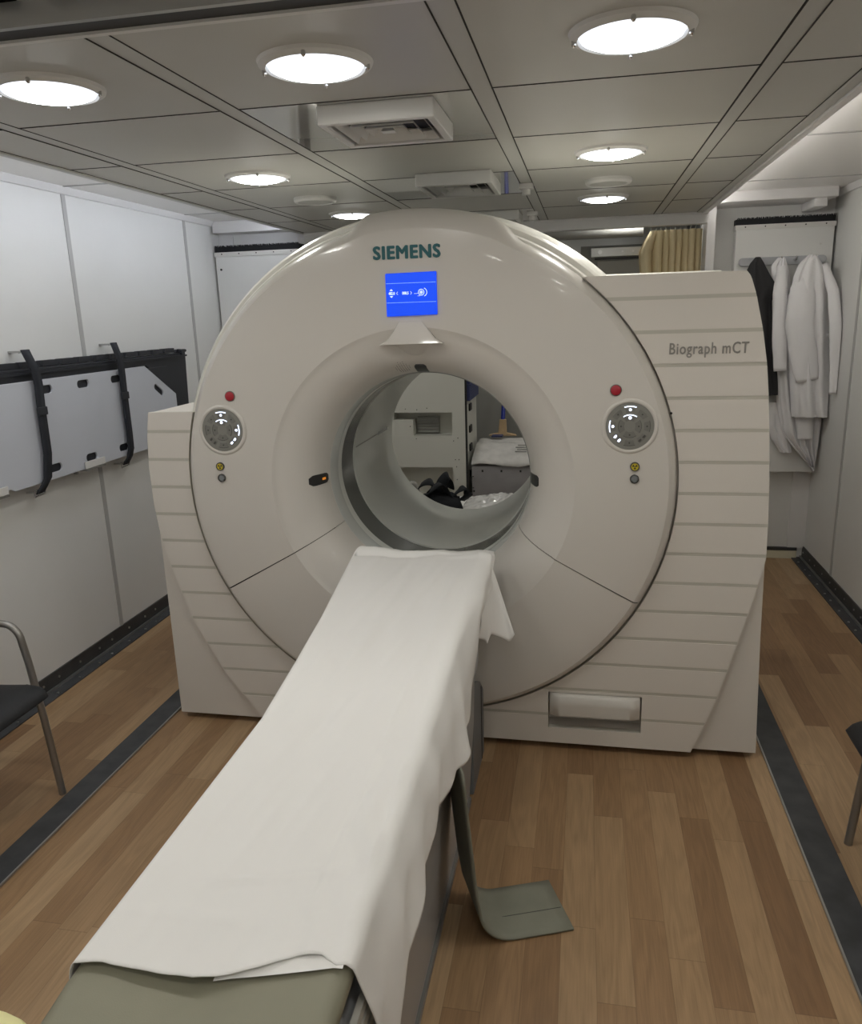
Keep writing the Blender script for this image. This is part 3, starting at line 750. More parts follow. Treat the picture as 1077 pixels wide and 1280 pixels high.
# base: rounded top rail with tapering skirt
def base_section(zt):
    R = [(XRP - 0.02, zt), (XRP + 0.004, zt - 0.02), (XRP + 0.012, zt - 0.10), (XRP + 0.011, zt - 0.155), (XRP + 0.007, zt - 0.185), (XRP - 0.002, zt - 0.20), (XRP - 0.008, 0.30), (-0.362, 0.10), (-0.368, 0.0)]
    L_ = [(-1.14 - x + 0.0, z) for x, z in R][::-1]
    return R + L_
P = []
for i in range(41):
    y = 0.2 + (2.36 - 0.2) * i / 40
    P.append([(x, y, z) for x, z in base_section(ztop(y) - 0.10)])
b = MB().grid(P, cv=True); n_ = len(P[0]); b.f += [list(range(n_)), [40 * n_ + k for k in range(n_ - 1, -1, -1)]]; b.m += [0, 0]
b.build('table_base', 'bed_side', T, smooth=50)
MB().box(-0.79, -0.358, 0.22, 2.34, 0.0, 0.02).build('base_foot', 'bed_base', T, smooth=0)
# ribbed bellows at the foot end, just under the pad
P = []
for j in range(41):
    z = 0.60 - 0.27 * j / 40; o_ = XRP + 0.011 + (0.0028 if j % 5 else -0.006)
    P.append([(o_, 0.30, z), (o_, 1.02, z)])
b = MB().grid(P); b.build('ribbed_bellows', 'bed_ridge', T, smooth=0)
# post between table and gantry
b = MB(); b.prism([(2.38, 0.0), (2.67, 0.0), (2.67, 0.27), (2.60, 0.33), (2.46, 0.395), (2.42, 0.405), (2.39, 0.39)], -0.80, -0.355, 'x')
b.build('rear_column', 'bed_post', T, bevel=0.006, smooth=0)
b = MB(); b.box(-0.356, -0.353, 2.60, 2.604, 0.01, 0.31); b.build('column_seam', 'dark', T, smooth=0)

# ---------------------------------------------------------------- sheet
HEM = [(0.88, 0.22), (0.95, 0.26), (1.0, 0.30), (1.03, 0.34), (1.085, 0.433), (1.16, 0.499), (1.27, 0.519), (1.38, 0.518), (1.5, 0.548), (1.68, 0.525), (1.84, 0.505), (2.0, 0.525), (2.09, 0.575), (2.22, 0.655), (2.30, 0.705), (2.42, 0.715), (2.50, 0.73), (2.60, 0.765), (2.66, 0.785)]
def CR(y): return 0.152 + (y - 1.0) * 0.012
def sheet_pt(s, t):
    # s along the bed 0 near .. 1 far ; t across: 0 left hem .. 1 right hem
    near = interp([(0, 0.89), (0.16, 0.872), (0.22, 0.880), (0.33, 0.876), (0.46, 0.874), (0.54, 0.893), (0.61, 0.915), (0.68, 0.940), (0.74, 0.944), (0.78, 0.932), (1, 1.03)], t)
    y = near + (2.690 - near) * s
    zt = ztop(y) + 0.004; a, c = xl(y), XRP + 0.004
    end = sm(2.57, 2.69, y)
    zt -= 0.010 * sm(2.65, 2.69, y)
    zt += 0.012 * math.exp(-((y - 2.64 + 0.03 * t) / 0.022) ** 2)
    a += 0.030 * end ** 2; c -= 0.012 * end ** 2
    hl = 0.12
    hr = zt - interp(HEM, y) - 0.012 * math.sin(y * 23) * math.sin(y * 9.1)
    W_ = c - a
    t0, t1 = 0.16, 0.78
    if t < t0:
        k = (t0 - t) / t0; d = hl * k
        x = a - 0.004 - 0.010 * sm(0, 0.35, k) + 0.006 * nz(y * 5, k * 2, 3.3) * k; z = zt - 0.018 - d
        if k < 0.35:
            q = k / 0.35; z = zt - 0.018 * (1 - math.cos(q * PI / 2)) - d * q; x = a + 0.016 * (1 - math.sin(q * PI / 2)) - 0.008 * q
    elif t > t1:
        k = (t - t1) / (1 - t1)
        q = sm(0, 1, k)
        fold = 0.020 * k * nz(y * 6.5, k * 1.2, 9.1) + 0.008 * k * math.sin(y * 34 + 3 * k) * sm(2.2, 1.6, y) + 0.010 * k
        r_ = 0.022
        dd = hr * k
        if dd < r_ * 1.57:
            an = dd / r_; x = c - r_ + r_ * math.sin(an) + 0.002; z = zt - r_ + r_ * math.cos(an)
        else:
            x = c + 0.002; z = zt - r_ - (dd - r_ * 1.57)
        x += 0.020 * sm(0, 0.5, k) + fold + 0.012 * k * math.exp(-((y - 1.78) / 0.14) ** 2)
        z += 0.004 * k * nz(y * 25, 4.2, 0)
    else:
        k = (t - t0) / (t1 - t0); x = a + 0.016 + (W_ - 0.038) * k
        z = zt - 0.008 * math.sin(PI * k)
        # soft lengthwise tension folds
        u = x + 0.585; env = math.sin(PI * k) ** 0.5
        z += env * (0.008 * nz(u * 13 + y * 1.3, y * 1.6, 1.7) + 0.003 * nz(u * 34 - y * 6, y * 3.2, 4.7))
        z += env * 0.008 * math.exp(-((u - 0.17 - 0.02 * (y - 1.9)) / 0.018) ** 2) * sm(1.2, 1.8, y) * (1 - sm(2.35, 2.55, y))
        z += env * 0.007 * math.exp(-((u + 0.02 - 0.06 * (y - 1.9)) / 0.022) ** 2) * sm(1.5, 2.0, y) * (1 - sm(2.4, 2.55, y))
        z += env * 0.004 * math.exp(-((y - 1.06 - 0.25 * (u + 0.05)) / 0.010) ** 2) * sm(-0.10, 0.0, u)
        z += env * 0.003 * math.exp(-((y - 0.99 - 0.05 * u) / 0.012) ** 2) * (1 - sm(0.05, 0.12, u))
        z += 0.012 * sm(0.72, 0.96, k) * nz(y * 9 + k * 4, k * 5, 7) * (1 - sm(1.3, 1.7, y))
        z += 0.0022 * math.exp(-((u - CR(y)) / 0.0045) ** 2) * sm(0.95, 1.05, y) * (1 - sm(1.6, 1.9, y))
        z += env * 0.010 * math.exp(-((u - 0.20 - 0.10 * (y - 1.35)) / 0.016) ** 2) * math.exp(-((y - 1.33) / 0.10) ** 2)
        z -= env * 0.009 * math.exp(-((u - 0.165 - 0.10 * (y - 1.35)) / 0.018) ** 2) * math.exp(-((y - 1.31) / 0.12) ** 2)
        z -= 0.010 * math.exp(-((y - 2.595 - 0.03 * k) / 0.014) ** 2)
        z += 0.012 * env * math.exp(-((y - near) / 0.03) ** 2) * max(0, math.sin(PI * (k - 0.1) / 0.7)) * 0.8
    return (x, y, z)
NS, NT = 260, 150
P = [[sheet_pt(i / NS, j / NT) for j in range(NT + 1)] for i in range(NS + 1)]
# far edge turns down over the end of the pad
for r_ in (0.25, 0.6, 1.0):
    P.append([(p[0], p[1] + 0.014 * math.sin(r_ * PI / 2), p[2] - 0.030 * r_ * (1 if 0.1 < j / NT < 0.86 else 0.2)) for j, p in enumerate(P[NS])])
# the near right corner of the drape turns round the end of the table
S = MB().grid(P).build('white_sheet', 'sheet', smooth=80, loc=(-0.57, 1.4, 0.6))
md = S.modifiers.new('solid', 'SOLIDIFY'); md.thickness = 0.0018; md.offset = 1
tag(S, 'long white cotton sheet draped over the patient table', 'sheet')
# folded-under second layer at the near right edge
P = []
for i in range(31):
    t = 0.50 + 0.285 * i / 30; q0 = sheet_pt(0, t); ye = interp([(0.50, 0.885), (0.54, 0.893), (0.61, 0.903), (0.70, 0.916), (0.78, 0.928)], t)
    row = []
    for j in range(9):
        k = j / 8; y = q0[1] + 0.03 + (ye - q0[1] - 0.03) * k ; row.append((q0[0], y, ztop(y) + 0.0015 * math.sin(PI * k) - 0.0085 * math.sin(PI * (t - 0.16) / 0.62)))
    P.append(row)
MB().grid(P).build('under_fold', 'sheet', S, smooth=80)
# loose corner hanging out beside the scanner face
P = []
for i in range(25):
    u = i / 24
    top = Vector((-0.340 + 0.030 * u, 2.38 + 0.20 * u, 0.735 + 0.06 * u))
    bot = Vector((-0.345 + 0.115 * u, 2.36 + 0.12 * u, interp([(0, 0.60), (0.35, 0.575), (0.55, 0.60), (0.9, 0.545), (1, 0.575)], u)))
    row = []
    for j in range(19):
        v = j / 18
        p = top.lerp(bot, v); p.y += 0.016 * v * math.sin(u * 8.5 + 1.0 * v); p.x += 0.012 * v * math.sin(u * 7 + 0.5) + 0.02 * math.sin(PI * v) * (1 - u)
        row.append(tuple(p))
    P.append(row)
o = MB().grid(P).build('loose_corner', 'sheet', S, smooth=80)
md = o.modifiers.new('solid', 'SOLIDIFY'); md.thickness = 0.0018

# foam strap hanging from the table onto the floor
d_ = Vector((0.932, 0.362, 0)); w_ = Vector((-0.077, 0.178, 0)); M4 = Vector((-0.174, 1.741, 0))
path = []
for t in (-0.186, -0.12, -0.06, -0.02): path.append(M4 - d_ * t + Vector((0, 0, 0.006)))
for k in range(1, 13):
    a = PI / 2 * k / 12 * 0.97; path.append(M4 - d_ * (-0.02 + 0.095 * math.sin(a)) + Vector((0, 0, 0.006 + 0.10 * (1 - math.cos(a)))))
lx = path[-1]
for z in (0.16, 0.24, 0.32, 0.40, 0.48, 0.53): path.append(Vector((lx.x - 0.004 - 0.036 * ((z - 0.1) / 0.46), lx.y - 0.014 * (z - 0.1) / 0.46, z)))
P = [[tuple(p + w_ * (j / 8)) for j in range(9)] for p in path]
o = MB().grid(P).build('foam_strap', 'foam_olive', smooth=60, loc=(-0.2, 1.85, 0))
md = o.modifiers.new('solid', 'SOLIDIFY'); md.thickness = 0.007; md.offset = 0
tag(o, 'olive grey foam strap hanging beside the table and curling flat onto the floor', 'strap')
b = MB(); p0 = M4 + w_ * 0.42 + Vector((0, 0, 0.0097)); b.obox(p0 + d_ * 0.085, d_ * 0.095, w_.normalized() * 0.0008, (0, 0, 0.0006)); b.build('stitch_line', 'key_line', o, smooth=0)

# pale yellow cloth at the foot of the table
P = []
for i in range(33):
    a = 2 * PI * i / 32; row = []
    for j in range(13):
        f = j / 12 * PI; r = math.sin(f)
        x = -0.845 + 0.155 * abs(math.cos(a)) ** 0.8 * math.copysign(1, math.cos(a)) * r; y = 0.642 + 0.130 * abs(math.sin(a)) ** 0.8 * math.copysign(1, math.sin(a)) * r
        z = 0.690 + 0.022 * math.cos(f) * (1 + 0.3 * nz(x * 16, y * 16, 2)) + 0.01 * nz(x * 30, y * 22, 5) * r
        row.append((x, y, z))
    P.append(row)
o = MB().grid(P).build('yellow_pillow', 'pale_yellow', smooth=80, loc=(-0.865, 0.60, 0.67))
tag(o, 'pale yellow pillow corner at the foot of the table', 'pillow')

# ================================================================ CHAIRS
def make_chair(loc, lab):
    t = thing('metal_chair', (0, 0, 0), lab, 'chair', 'black seated metal armchairs')
    tb = []
    for s in (-1, 1):
        y = 0.28 * s
        pts = [(0.240, y, 0.0), (0.215, y, 0.30), (0.190, y, 0.52), (0.178, y, 0.59)]
        for k in range(1, 8):
            a = PI / 2 * k / 7; pts.append((0.178 - 0.055 * (1 - math.cos(a)) - 0.004 * k / 7, y, 0.59 + 0.065 * math.sin(a)))
        pts += [(0.0, y, 0.66), (-0.15, y, 0.655)]
        for k in range(1, 6):
            a = PI / 2 * k / 5; pts.append((-0.15 - 0.05 * math.sin(a), y, 0.655 - 0.05 * (1 - math.cos(a))))
        pts += [(-0.215, y, 0.40), (-0.245, y, 0.0)]
        b = MB(); b.tube(pts, 0.0125, 12); b.build('arm_frame', 'chair_tube', t, smooth=60)
    for xx in (0.17, -0.19):
        b = MB(); b.tube([(xx, -0.28, 0.42), (xx, 0.28, 0.42)], 0.011, 10); b.build('crossbar', 'chair_tube', t, smooth=60)
    P = []
    for i in range(25):
        u = i / 24; row = []
        x = -0.22 + 0.53 * u
        hw = 0.235 * (1 - 0.10 * (1 - u)) * (1 - max(0, (u - 0.90) / 0.10) ** 2 * 0.12)
        th = 0.045 * math.sqrt(max(0.02, 1 - max(0, (u - 0.86) / 0.14) ** 2)) * math.sqrt(max(0.02, 1 - max(0, (0.06 - u) / 0.06) ** 2))
        zc = 0.455 - 0.012 * math.sin(PI * u) - 0.022 * max(0, (u - 0.8) / 0.2) ** 2
        for k in range(28):
            a = 2 * PI * k / 28
            ca, sa = math.cos(a), math.sin(a)
            yy = hw * math.copysign(abs(ca) ** 0.35, ca); zz = th * 0.5 * math.copysign(abs(sa) ** 0.7, sa)
            row.append((x, yy, zc + zz))
        P.append(row)
    b = MB().grid(P, cv=True); b.f += [list(range(28)), [24 * 28 + k for k in range(27, -1, -1)]]; b.m += [0, 0]
    b.build('seat', 'chair_seat', t, smooth=60)
    P = []
    for i in range(13):
        v = i / 12; z = 0.52 + 0.32 * v; row = []
        for k in range(24):
            a = 2 * PI * k / 24; ca, sa = math.cos(a), math.sin(a)
            yy = 0.22 * math.copysign(abs(ca) ** 0.4, ca) * math.sqrt(max(0.1, 1 - (2 * v - 1) ** 8)); xx = -0.205 - 0.04 * v + 0.016 * sa - 0.02 * (1 - (yy / 0.22) ** 2)
            row.append((xx, yy, z))
        P.append(row)
    b = MB().grid(P, cv=True); b.f += [list(range(24)), [12 * 24 + k for k in range(23, -1, -1)]]; b.m += [0, 0]
    b.build('backrest', 'chair_seat', t, smooth=60)
    for s in (-1, 1):
        b = MB(); b.tube([(-0.19, 0.20 * s, 0.42), (-0.212, 0.20 * s, 0.50), (-0.235, 0.20 * s, 0.78)], 0.009, 10); b.build('back_post', 'chair_tube', t, smooth=60)
    t.location = loc
    return t
ch = make_chair((-2.072, 1.894, 0), 'black padded metal chair against the left wall, below the white board')
copy_thing(ch, (1.078, 2.022, 0), PI, 'black padded metal chair cut off by the right photo edge')

# ================================================================ LEFT WALL: transfer board on a black rack
R_ = thing('wall_rack', (-2.40, 3.4, 1.2), 'black wall rack holding a white board against the left wall', 'rack')
b = MB()
b.prism([(2.05, 1.475), (4.405, 1.468), (4.385, 1.155), (4.16, 1.155), (4.16, 1.30), (3.95, 1.42), (3.90, 1.405), (2.05, 1.405)], -2.404, -2.362, 'x')
b.build('rail', 'rack_black', R_, bevel=0.004, smooth=0)
b = MB(); b.box(-2.362, -2.350, 2.05, 4.40, 1.446, 1.456); b.build('rail_ridge', 'rack_black', R_, smooth=0)
y = 2.06
while y < 4.30:
    MB().prism([(y, 1.474), (y + 0.010, 1.499), (y + 0.110, 1.499), (y + 0.118, 1.474)], -2.402, -2.366, 'x').build('rail_tooth', 'rack_black', R_, smooth=0)
    y += 0.132
b = MB(); b.cyl((4.36, 1.470), 0.018, -2.402, -2.35, 'x', 14); b.tube([(-2.37, 4.33, 1.482), (-2.37, 4.42, 1.478)], 0.009, 8); b.build('end_clamp', 'rack_black', R_)
def holed_plate(name, outline, holes, x, th, mt, parent, bev=0.002):
    c = bpy.data.curves.new(name, 'CURVE'); c.dimensions = '2D'; c.fill_mode = 'BOTH'; c.extrude = th / 2 - bev; c.bevel_depth = bev; c.bevel_resolution = 1
    for loop in [outline] + holes:
        s = c.splines.new('POLY'); s.points.add(len(loop) - 1); s.use_cyclic_u = True
        for p, q in zip(s.points, loop): p.co = (q[0], q[1], 0, 1)
    t = bpy.data.objects.new(name, c); COL.objects.link(t); bpy.context.view_layer.update()
    me = bpy.data.meshes.new_from_object(t.evaluated_get(bpy.context.evaluated_depsgraph_get())); bpy.data.objects.remove(t)
    for v in me.vertices: v.co = Vector((x + v.co.z, v.co.x, v.co.y)) - (worg(parent) if parent else Vector((x, 3.4, 1.2)))
    bm = bmesh.new(); bm.from_mesh(me); bmesh.ops.recalc_face_normals(bm, faces=bm.faces); bm.to_mesh(me); bm.free()
    me.materials.clear(); me.materials.append(MATS[mt])
    o = bpy.data.objects.new(name, me); COL.objects.link(o)
    if parent: o.parent = parent
    else: o.location = (x, 3.4, 1.2)
    return o
def slot(cy, cz, w, h, rot=0, n=8):
    r = min(w, h) / 2 * 0.95; pts = []
    for (sx, sy, a0) in ((1, 1, 0), (-1, 1, 90), (-1, -1, 180), (1, -1, 270)):
        for k in range(n + 1):
            a = math.radians(a0 + 90 * k / n); pts.append((sx * (w / 2 - r) + r * math.cos(a), sy * (h / 2 - r) + r * math.sin(a)))
    c, s = math.cos(rot), math.sin(rot)
    return [(cy + p[0] * c - p[1] * s, cz + p[0] * s + p[1] * c) for p in pts]
outline = [(2.12, 1.418), (3.905, 1.418), (4.205, 1.240), (4.205, 0.978), (2.80, 0.977), (2.775, 0.990), (2.12, 0.990)]
holes = [slot(y, 1.375, 0.095, 0.040) for y in (2.55, 3.083, 3.354, 3.627)] + [slot(y, 1.024, 0.090, 0.040) for y in (3.075, 3.344, 3.623)] + [slot(2.70, 1.095, 0.05, 0.09), slot(4.025, 1.281, 0.105, 0.036, -math.radians(33))]
o = holed_plate('transfer_board', outline, holes, -2.347, 0.010, 'board_white', None)
tag(o, 'white plastic transfer board with oval hand holes strapped on the left wall', 'board')
# dark plate of the rack seen through the holes
b = MB(); b.box(-2.400, -2.354, 2.10, 4.17, 1.335, 1.404); b.box(-2.400, -2.354, 2.60, 3.72, 0.995, 1.052); b.box(-2.400, -2.354, 2.60, 2.76, 1.052, 1.335)
b.prism([(3.95, 1.335), (3.95, 1.24), (4.10, 1.20), (4.17, 1.20), (4.17, 1.335)], -2.400, -2.354, 'x')
b.build('back_plate', 'rack_black', R_, smooth=0)
def board_strap(pts, lab, w=0.052):
    P = []
    for (y, z, x) in pts: P.append([(x, y - w / 2, z), (x, y + w / 2, z)])
    b = MB().grid(P); o = b.build('board_strap', 'strap_black', smooth=60, loc=(pts[0][2], pts[0][0], pts[-1][1]))
    md = o.modifiers.new('solid', 'SOLIDIFY'); md.thickness = 0.005; md.offset = 1
    tag(o, lab, 'strap', 'black straps over the board')
    y, z, x = pts[0]; b = MB(); b.box(-2.41, x + 0.003, y - 0.012, y + 0.012, z - 0.012, z - 0.004); b.tube([(x - 0.002, y - 0.034, z - 0.010), (x - 0.002, y + 0.028, z - 0.004)], 0.004, 8); b.build('top_hook', 'alu', o)
    y, z, x = pts[-1]; b = MB(); b.tube([(x, y - 0.034, z + 0.014), (x + 0.004, y + 0.034, z + 0.018), (x, y + 0.034, z - 0.008), (x, y - 0.034, z - 0.012), (x, y - 0.034, z + 0.014)], 0.004, 8); b.tube([(-2.41, y, z), (x, y, z + 0.003)], 0.005, 8); b.build('buckle', 'chrome', o)
    k = MB(); y, z, x = pts[4]; k.box(x, x + 0.012, y - w / 2 - 0.004, y + w / 2 + 0.004, z - 0.03, z + 0.006); k.build('strap_slider', 'rack_black', o, bevel=0.003, smooth=0)
board_strap([(2.980, 1.552, -2.338), (2.986, 1.52, -2.330), (3.008, 1.46, -2.322), (3.012, 1.40, -2.322), (3.010, 1.30, -2.325), (3.008, 1.10, -2.326), (2.988, 0.995, -2.328), (2.965, 0.965, -2.335), (2.945, 0.935, -2.345)], 'black webbing strap crossing the white board, nearest the camera')
board_strap([(3.632, 1.555, -2.338), (3.636, 1.52, -2.330), (3.650, 1.46, -2.322), (3.650, 1.40, -2.322), (3.652, 1.30, -2.325), (3.655, 1.10, -2.326), (3.655, 1.01, -2.328), (3.645, 0.972, -2.335), (3.615, 0.935, -2.345)], 'black webbing strap crossing the white board at its far end')
for y, l in ((3.345, 'silver clip under the middle of the white board'), (2.665, 'silver clip under the near end of the white board')):
    t = thing('board_clip', (-2.33, y, 0.98), l, 'clip', 'silver clips holding the board')
    MB().box(-2.334, -2.326, y - 0.078, y + 0.078, 0.978, 1.012).build('clip_lip', 'white_metal', t, bevel=0.002, smooth=0)
    MB().box(-2.41, -2.326, y - 0.078, y + 0.078, 0.968, 0.976).build('clip_shelf', 'alu', t, smooth=0)
    b = MB(); b.cyl((y - 0.06, 0.955), 0.006, -2.41, -2.39, 'x', 10); b.cyl((y + 0.02, 0.958), 0.006, -2.41, -2.39, 'x', 10); b.build('screw', 'alu', t)

# ================================================================ BACK: brush sealed panels
def brush_panel(name, x0, x1, yf, yw, z0, z1, side, lab):
    t = thing(name, ((x0 + x1) / 2, yw, z0), lab, 'wall panel')
    MB().box(x0, x1, yf, yw, z0, z1).build('panel', 'wall_panel', t, bevel=0.004, smooth=0)
    b = MB(); b.box(x0 - 0.006, x1 + 0.006, yf - 0.006, yw, z1 - 0.028, z1); b.build('seal_strip', 'white_metal', t, smooth=0)
    for k in range(5):
        x = x0 + 0.05 + (x1 - x0 - 0.1) * k / 4
        MB().cyl((x, z1 - 0.012), 0.004, yf - 0.010, yf - 0.005, 'y', 8).build('rivet', 'dark', t)
    b = MB(); rnd = random.Random(5)
    def tuft(xa, ya, xb, yb):
        n = int(math.hypot(xb - xa, yb - ya) / 0.0035)
        for k in range(n):
            u = (k + rnd.random()) / n; x = xa + (xb - xa) * u; y = ya + (yb - ya) * u
            h = 0.040 + rnd.uniform(-0.004, 0.003); dx = rnd.uniform(-0.005, 0.005)
            b.add([(x - 0.0022, y, z1), (x + 0.0022, y, z1), (x + dx + 0.0016, y - 0.004, z1 + h), (x + dx - 0.0016, y - 0.004, z1 + h), (x, y + 0.004, z1), (x + dx, y, z1 + h)], [(0, 1, 2, 3), (1, 4, 5, 2), (4, 0, 3, 5)])
    tuft(x0, yf, x1, yf); tuft(x0, yf + 0.006, x1, yf + 0.006)
    xs_ = x0 if side < 0 else x1
    b.box(x0, x1, yf + 0.008, yf + 0.012, z1, z1 + 0.034)
    b.box(xs_ - 0.003, xs_ + 0.003, yf + 0.006, yw, z1, z1 + 0.034)
    b.build('brush_seal', 'bristle', t, smooth=0)
    return t
t = brush_panel('sealed_panel', 0.880, 1.430, 5.205, YB - 0.023, 0.60, 2.105, -1, 'pale wall panel with black brush strip on top, behind the hanging coats')
MB().cyl((1.36, 1.98), 0.006, 5.200, 5.206, 'y', 10).build('screw_cap', 'white_metal', t)
t = brush_panel('sealed_panel', -2.395, -1.815, 5.0, YBL - 0.013, 0.60, 2.078, 1, 'white wall panel with black brush strip on top, at the left back wall')
MB().cyl((-2.36, 1.97), 0.007, 4.995, 5.001, 'y', 10).build('screw_cap', 'dark', t)

# coat rail and coats
t = thing('coat_rail', (1.15, 5.20, 1.89), 'grey rounded metal coat rail on the pale back panel', 'coat rack')
b = MB(); b.prism(slot(1.150, 1.892, 0.492, 0.048), 5.188, 5.205, 'y'); b.build('rail_plate', 'hook_rail', t, bevel=0.002, smooth=40)
for x in (0.995, 1.133, 1.215, 1.30):
    b = MB(); b.tube([(x, 5.19, 1.895), (x, 5.16, 1.89), (x, 5.135, 1.895), (x, 5.125, 1.912)], 0.006, 8); b.build('hook', 'chrome', t)
def garment(name, lab, rows, mt, seed, folds=5, amp=0.014, pointy=0, parent=None, y0=5.125, n=64, pk=1.0):
    # rows: (z, x_left, x_right, depth)
    rows = sorted(rows, reverse=True); P = []
    zt, zb = rows[0][0], rows[-1][0]; NZ = 70
    for i in range(NZ + 1):
        z = zt + (zb - zt) * i / NZ
        f = lambda k: interp([(r[0], r[k]) for r in rows], z)
        a, c, dp = f(1), f(2), f(3); u = i / NZ; row = []
        for k in range(n):
            an = 2 * PI * k / n; ca, sa = math.cos(an), math.sin(an)
            xx = (a + c) / 2 + (c - a) / 2 * math.copysign(abs(ca) ** 0.8, ca)
            fold = amp * min(1, 0.3 + u * 1.2) * (math.sin(folds * (xx - a) / max(0.05, c - a) * PI * 2 + seed + 1.5 * nz(seed, z * 2.3, 1)) + 0.8 * nz(xx * 14, z * 4, seed))
            yy = y0 - dp * (0.5 * sa + 0.0) + (fold * (-sa if sa > 0 else 0.2))
            yy -= 0.020 * u ** 0.5 * max(0.0, sa) * (abs(math.sin((xx - a) / max(0.05, c - a) * PI * folds + seed + 0.8 * nz(z * 1.7, seed, 5))) ** 0.6 - 0.5); xx += 0.009 * nz(z * 7, seed, ca * 2)
            zz = z
            row.append((min(xx * pk, XR - 0.008), min(yy, 5.185), 1.65 + (zz - 1.65) * pk))
        P.append(row)
    b = MB().grid(P, cv=True); b.f += [list(range(n))]; b.m += [0]
    if parent is None:
        o = b.build(name, mt, smooth=70, loc=((rows[0][1] + rows[0][2]) / 2, y0, zt), recalc=True)
        tag(o, lab[0], lab[1], lab[2] if len(lab) > 2 else None)
    else: o = b.build(name, mt, parent, smooth=70)
    return o
def sleeve(parent, mt, pts, rad, flat=0.6, name='sleeve', cuff=True):
    P = []; n = 20
    pts = [Vector(p) for p in pts]
    # densify
    D = []; RR = []
    for i in range(len(pts) - 1):
        for k in range(8):
            D.append(pts[i].lerp(pts[i + 1], k / 8)); RR.append(rad[i] + (rad[i + 1] - rad[i]) * k / 8)
    D.append(pts[-1]); RR.append(rad[-1])
    for i, (p, r) in enumerate(zip(D, RR)):
        t = (D[min(i + 1, len(D) - 1)] - D[max(i - 1, 0)]).normalized(); side = Vector((0, 1, 0)).cross(t).normalized(); fr_ = Vector((0, 1, 0))
        row = []
        for k in range(n):
            a = 2 * PI * k / n; w = r * (1 + 0.16 * nz(i * 0.22, math.cos(a) * 2.2, math.sin(a) * 2.2 + r * 40) + 0.07 * math.sin(3 * a + i * 0.12))
            q = p + side * (w * math.cos(a)) + fr_ * (w * flat * math.sin(a)); row.append((min(q.x, XR - 0.006), q.y, q.z))
        P.append(row)
    b = MB().grid(P, cv=True); b.f += [list(range(n))]; b.m += [0]
    o = b.build(name, mt, parent, smooth=70); md = o.modifiers.new('solid', 'SOLIDIFY'); md.thickness = 0.003
    return o
bj = garment('black_jacket', ('black jacket hanging leftmost on the coat rail', 'jacket'), [(1.915, .985, 1.01, .03), (1.88, .955, 1.035, .06), (1.80, .925, 1.075, .09), (1.735, .915, 1.118, .10), (1.66, .91, 1.092, .10), (1.40, .90, 1.128, .11), (1.10, .92, 1.172, .10)], 'coat_black', 1.3, 3, 0.010)
wc2 = garment('white_coat', ('white lab coat hanging in the middle, its pointed hem lowest of all', 'coat', 'white lab coats on the rail'),
              [(1.908, 1.118, 1.15, .03), (1.86, 1.075, 1.17, .05), (1.72, 1.105, 1.20, .06), (1.50, 1.12, 1.26, .07), (1.2, 1.15, 1.38, .07), (0.96, 1.185, 1.435, .07), (0.88, 1.205, 1.434, .07), (0.775, 1.285, 1.433, .06), (0.69, 1.355, 1.425, .05), (0.612, 1.413, 1.420, .02)], 'coat_white', 2.2, 4, 0.014, y0=5.14)
o = garment('coat_flap', None, [(1.05, 1.12, 1.26, .03), (0.90, 1.13, 1.24, .03), (0.82, 1.16, 1.27, .03), (0.735, 1.22, 1.29, .02)], 'coat_white', 4.2, 2, 0.008, parent=wc2, y0=5.165)
sleeve(wc2, 'coat_white', [(1.33, 5.10, 1.10), (1.335, 5.09, 0.95), (1.34, 5.085, 0.832)], [0.05, 0.046, 0.042], 0.5)
sleeve(wc2, 'coat_white', [(1.135, 5.10, 1.86), (1.13, 5.075, 1.70), (1.145, 5.07, 1.45), (1.16, 5.07, 1.25)], [0.03, 0.04, 0.042, 0.038], 0.6)
wc = garment('white_coat', ('large white lab coat hanging rightmost on the coat rail', 'coat', 'white lab coats on the rail'),
             [(1.918, 1.285, 1.325, .04), (1.87, 1.235, 1.36, .07), (1.80, 1.205, 1.385, .09), (1.67, 1.19, 1.41, .11), (1.45, 1.195, 1.44, .12), (1.20, 1.235, 1.455, .12), (1.02, 1.255, 1.475, .11), (0.965, 1.26, 1.492, .10)], 'coat_white', 0.4, 3, 0.014, y0=5.06, pk=0.985)
sleeve(wc, 'coat_white', [(1.30, 5.06, 1.86), (1.245, 5.035, 1.72), (1.240, 5.02, 1.52), (1.27, 5.015, 1.35), (1.300, 5.015, 1.195)], [0.035, 0.07, 0.078, 0.074, 0.064], 0.5)
sleeve(wc, 'coat_white', [(1.35, 5.06, 1.86), (1.400, 5.00, 1.70), (1.415, 4.94, 1.50), (1.425, 4.93, 1.30), (1.428, 4.92, 1.125)], [0.022, 0.032, 0.034, 0.032, 0.026], 0.7)
# back belt of the coat, a sagging loop
P = []
for i in range(17):
    u = i / 16; x = 1.345 + 0.115 * u; z = 1.535 - 0.075 * math.sin(PI * min(1, u * 1.1)) - 0.02 * u; y = 5.02 + 0.0 * u
    P.append([(x, y, z + 0.014), (x, y, z - 0.014)])
o = MB().grid(P).build('belt', 'coat_white', wc, smooth=70); md = o.modifiers.new('solid', 'SOLIDIFY'); md.thickness = 0.004
# collar
P = []
for i in range(13):
    u = i / 12; P.append([(1.205 + 0.09 * u, 5.065 - 0.01 * math.sin(PI * u), 1.840 + 0.07 * u), (1.212 + 0.10 * u, 5.06, 1.815 + 0.085 * u + 0.01 * u), (1.235 + 0.08 * u, 5.055, 1.83 + 0.075 * u)])
o = MB().grid(P).build('collar', 'coat_white', wc, smooth=70); md = o.modifiers.new('solid', 'SOLIDIFY'); md.thickness = 0.004

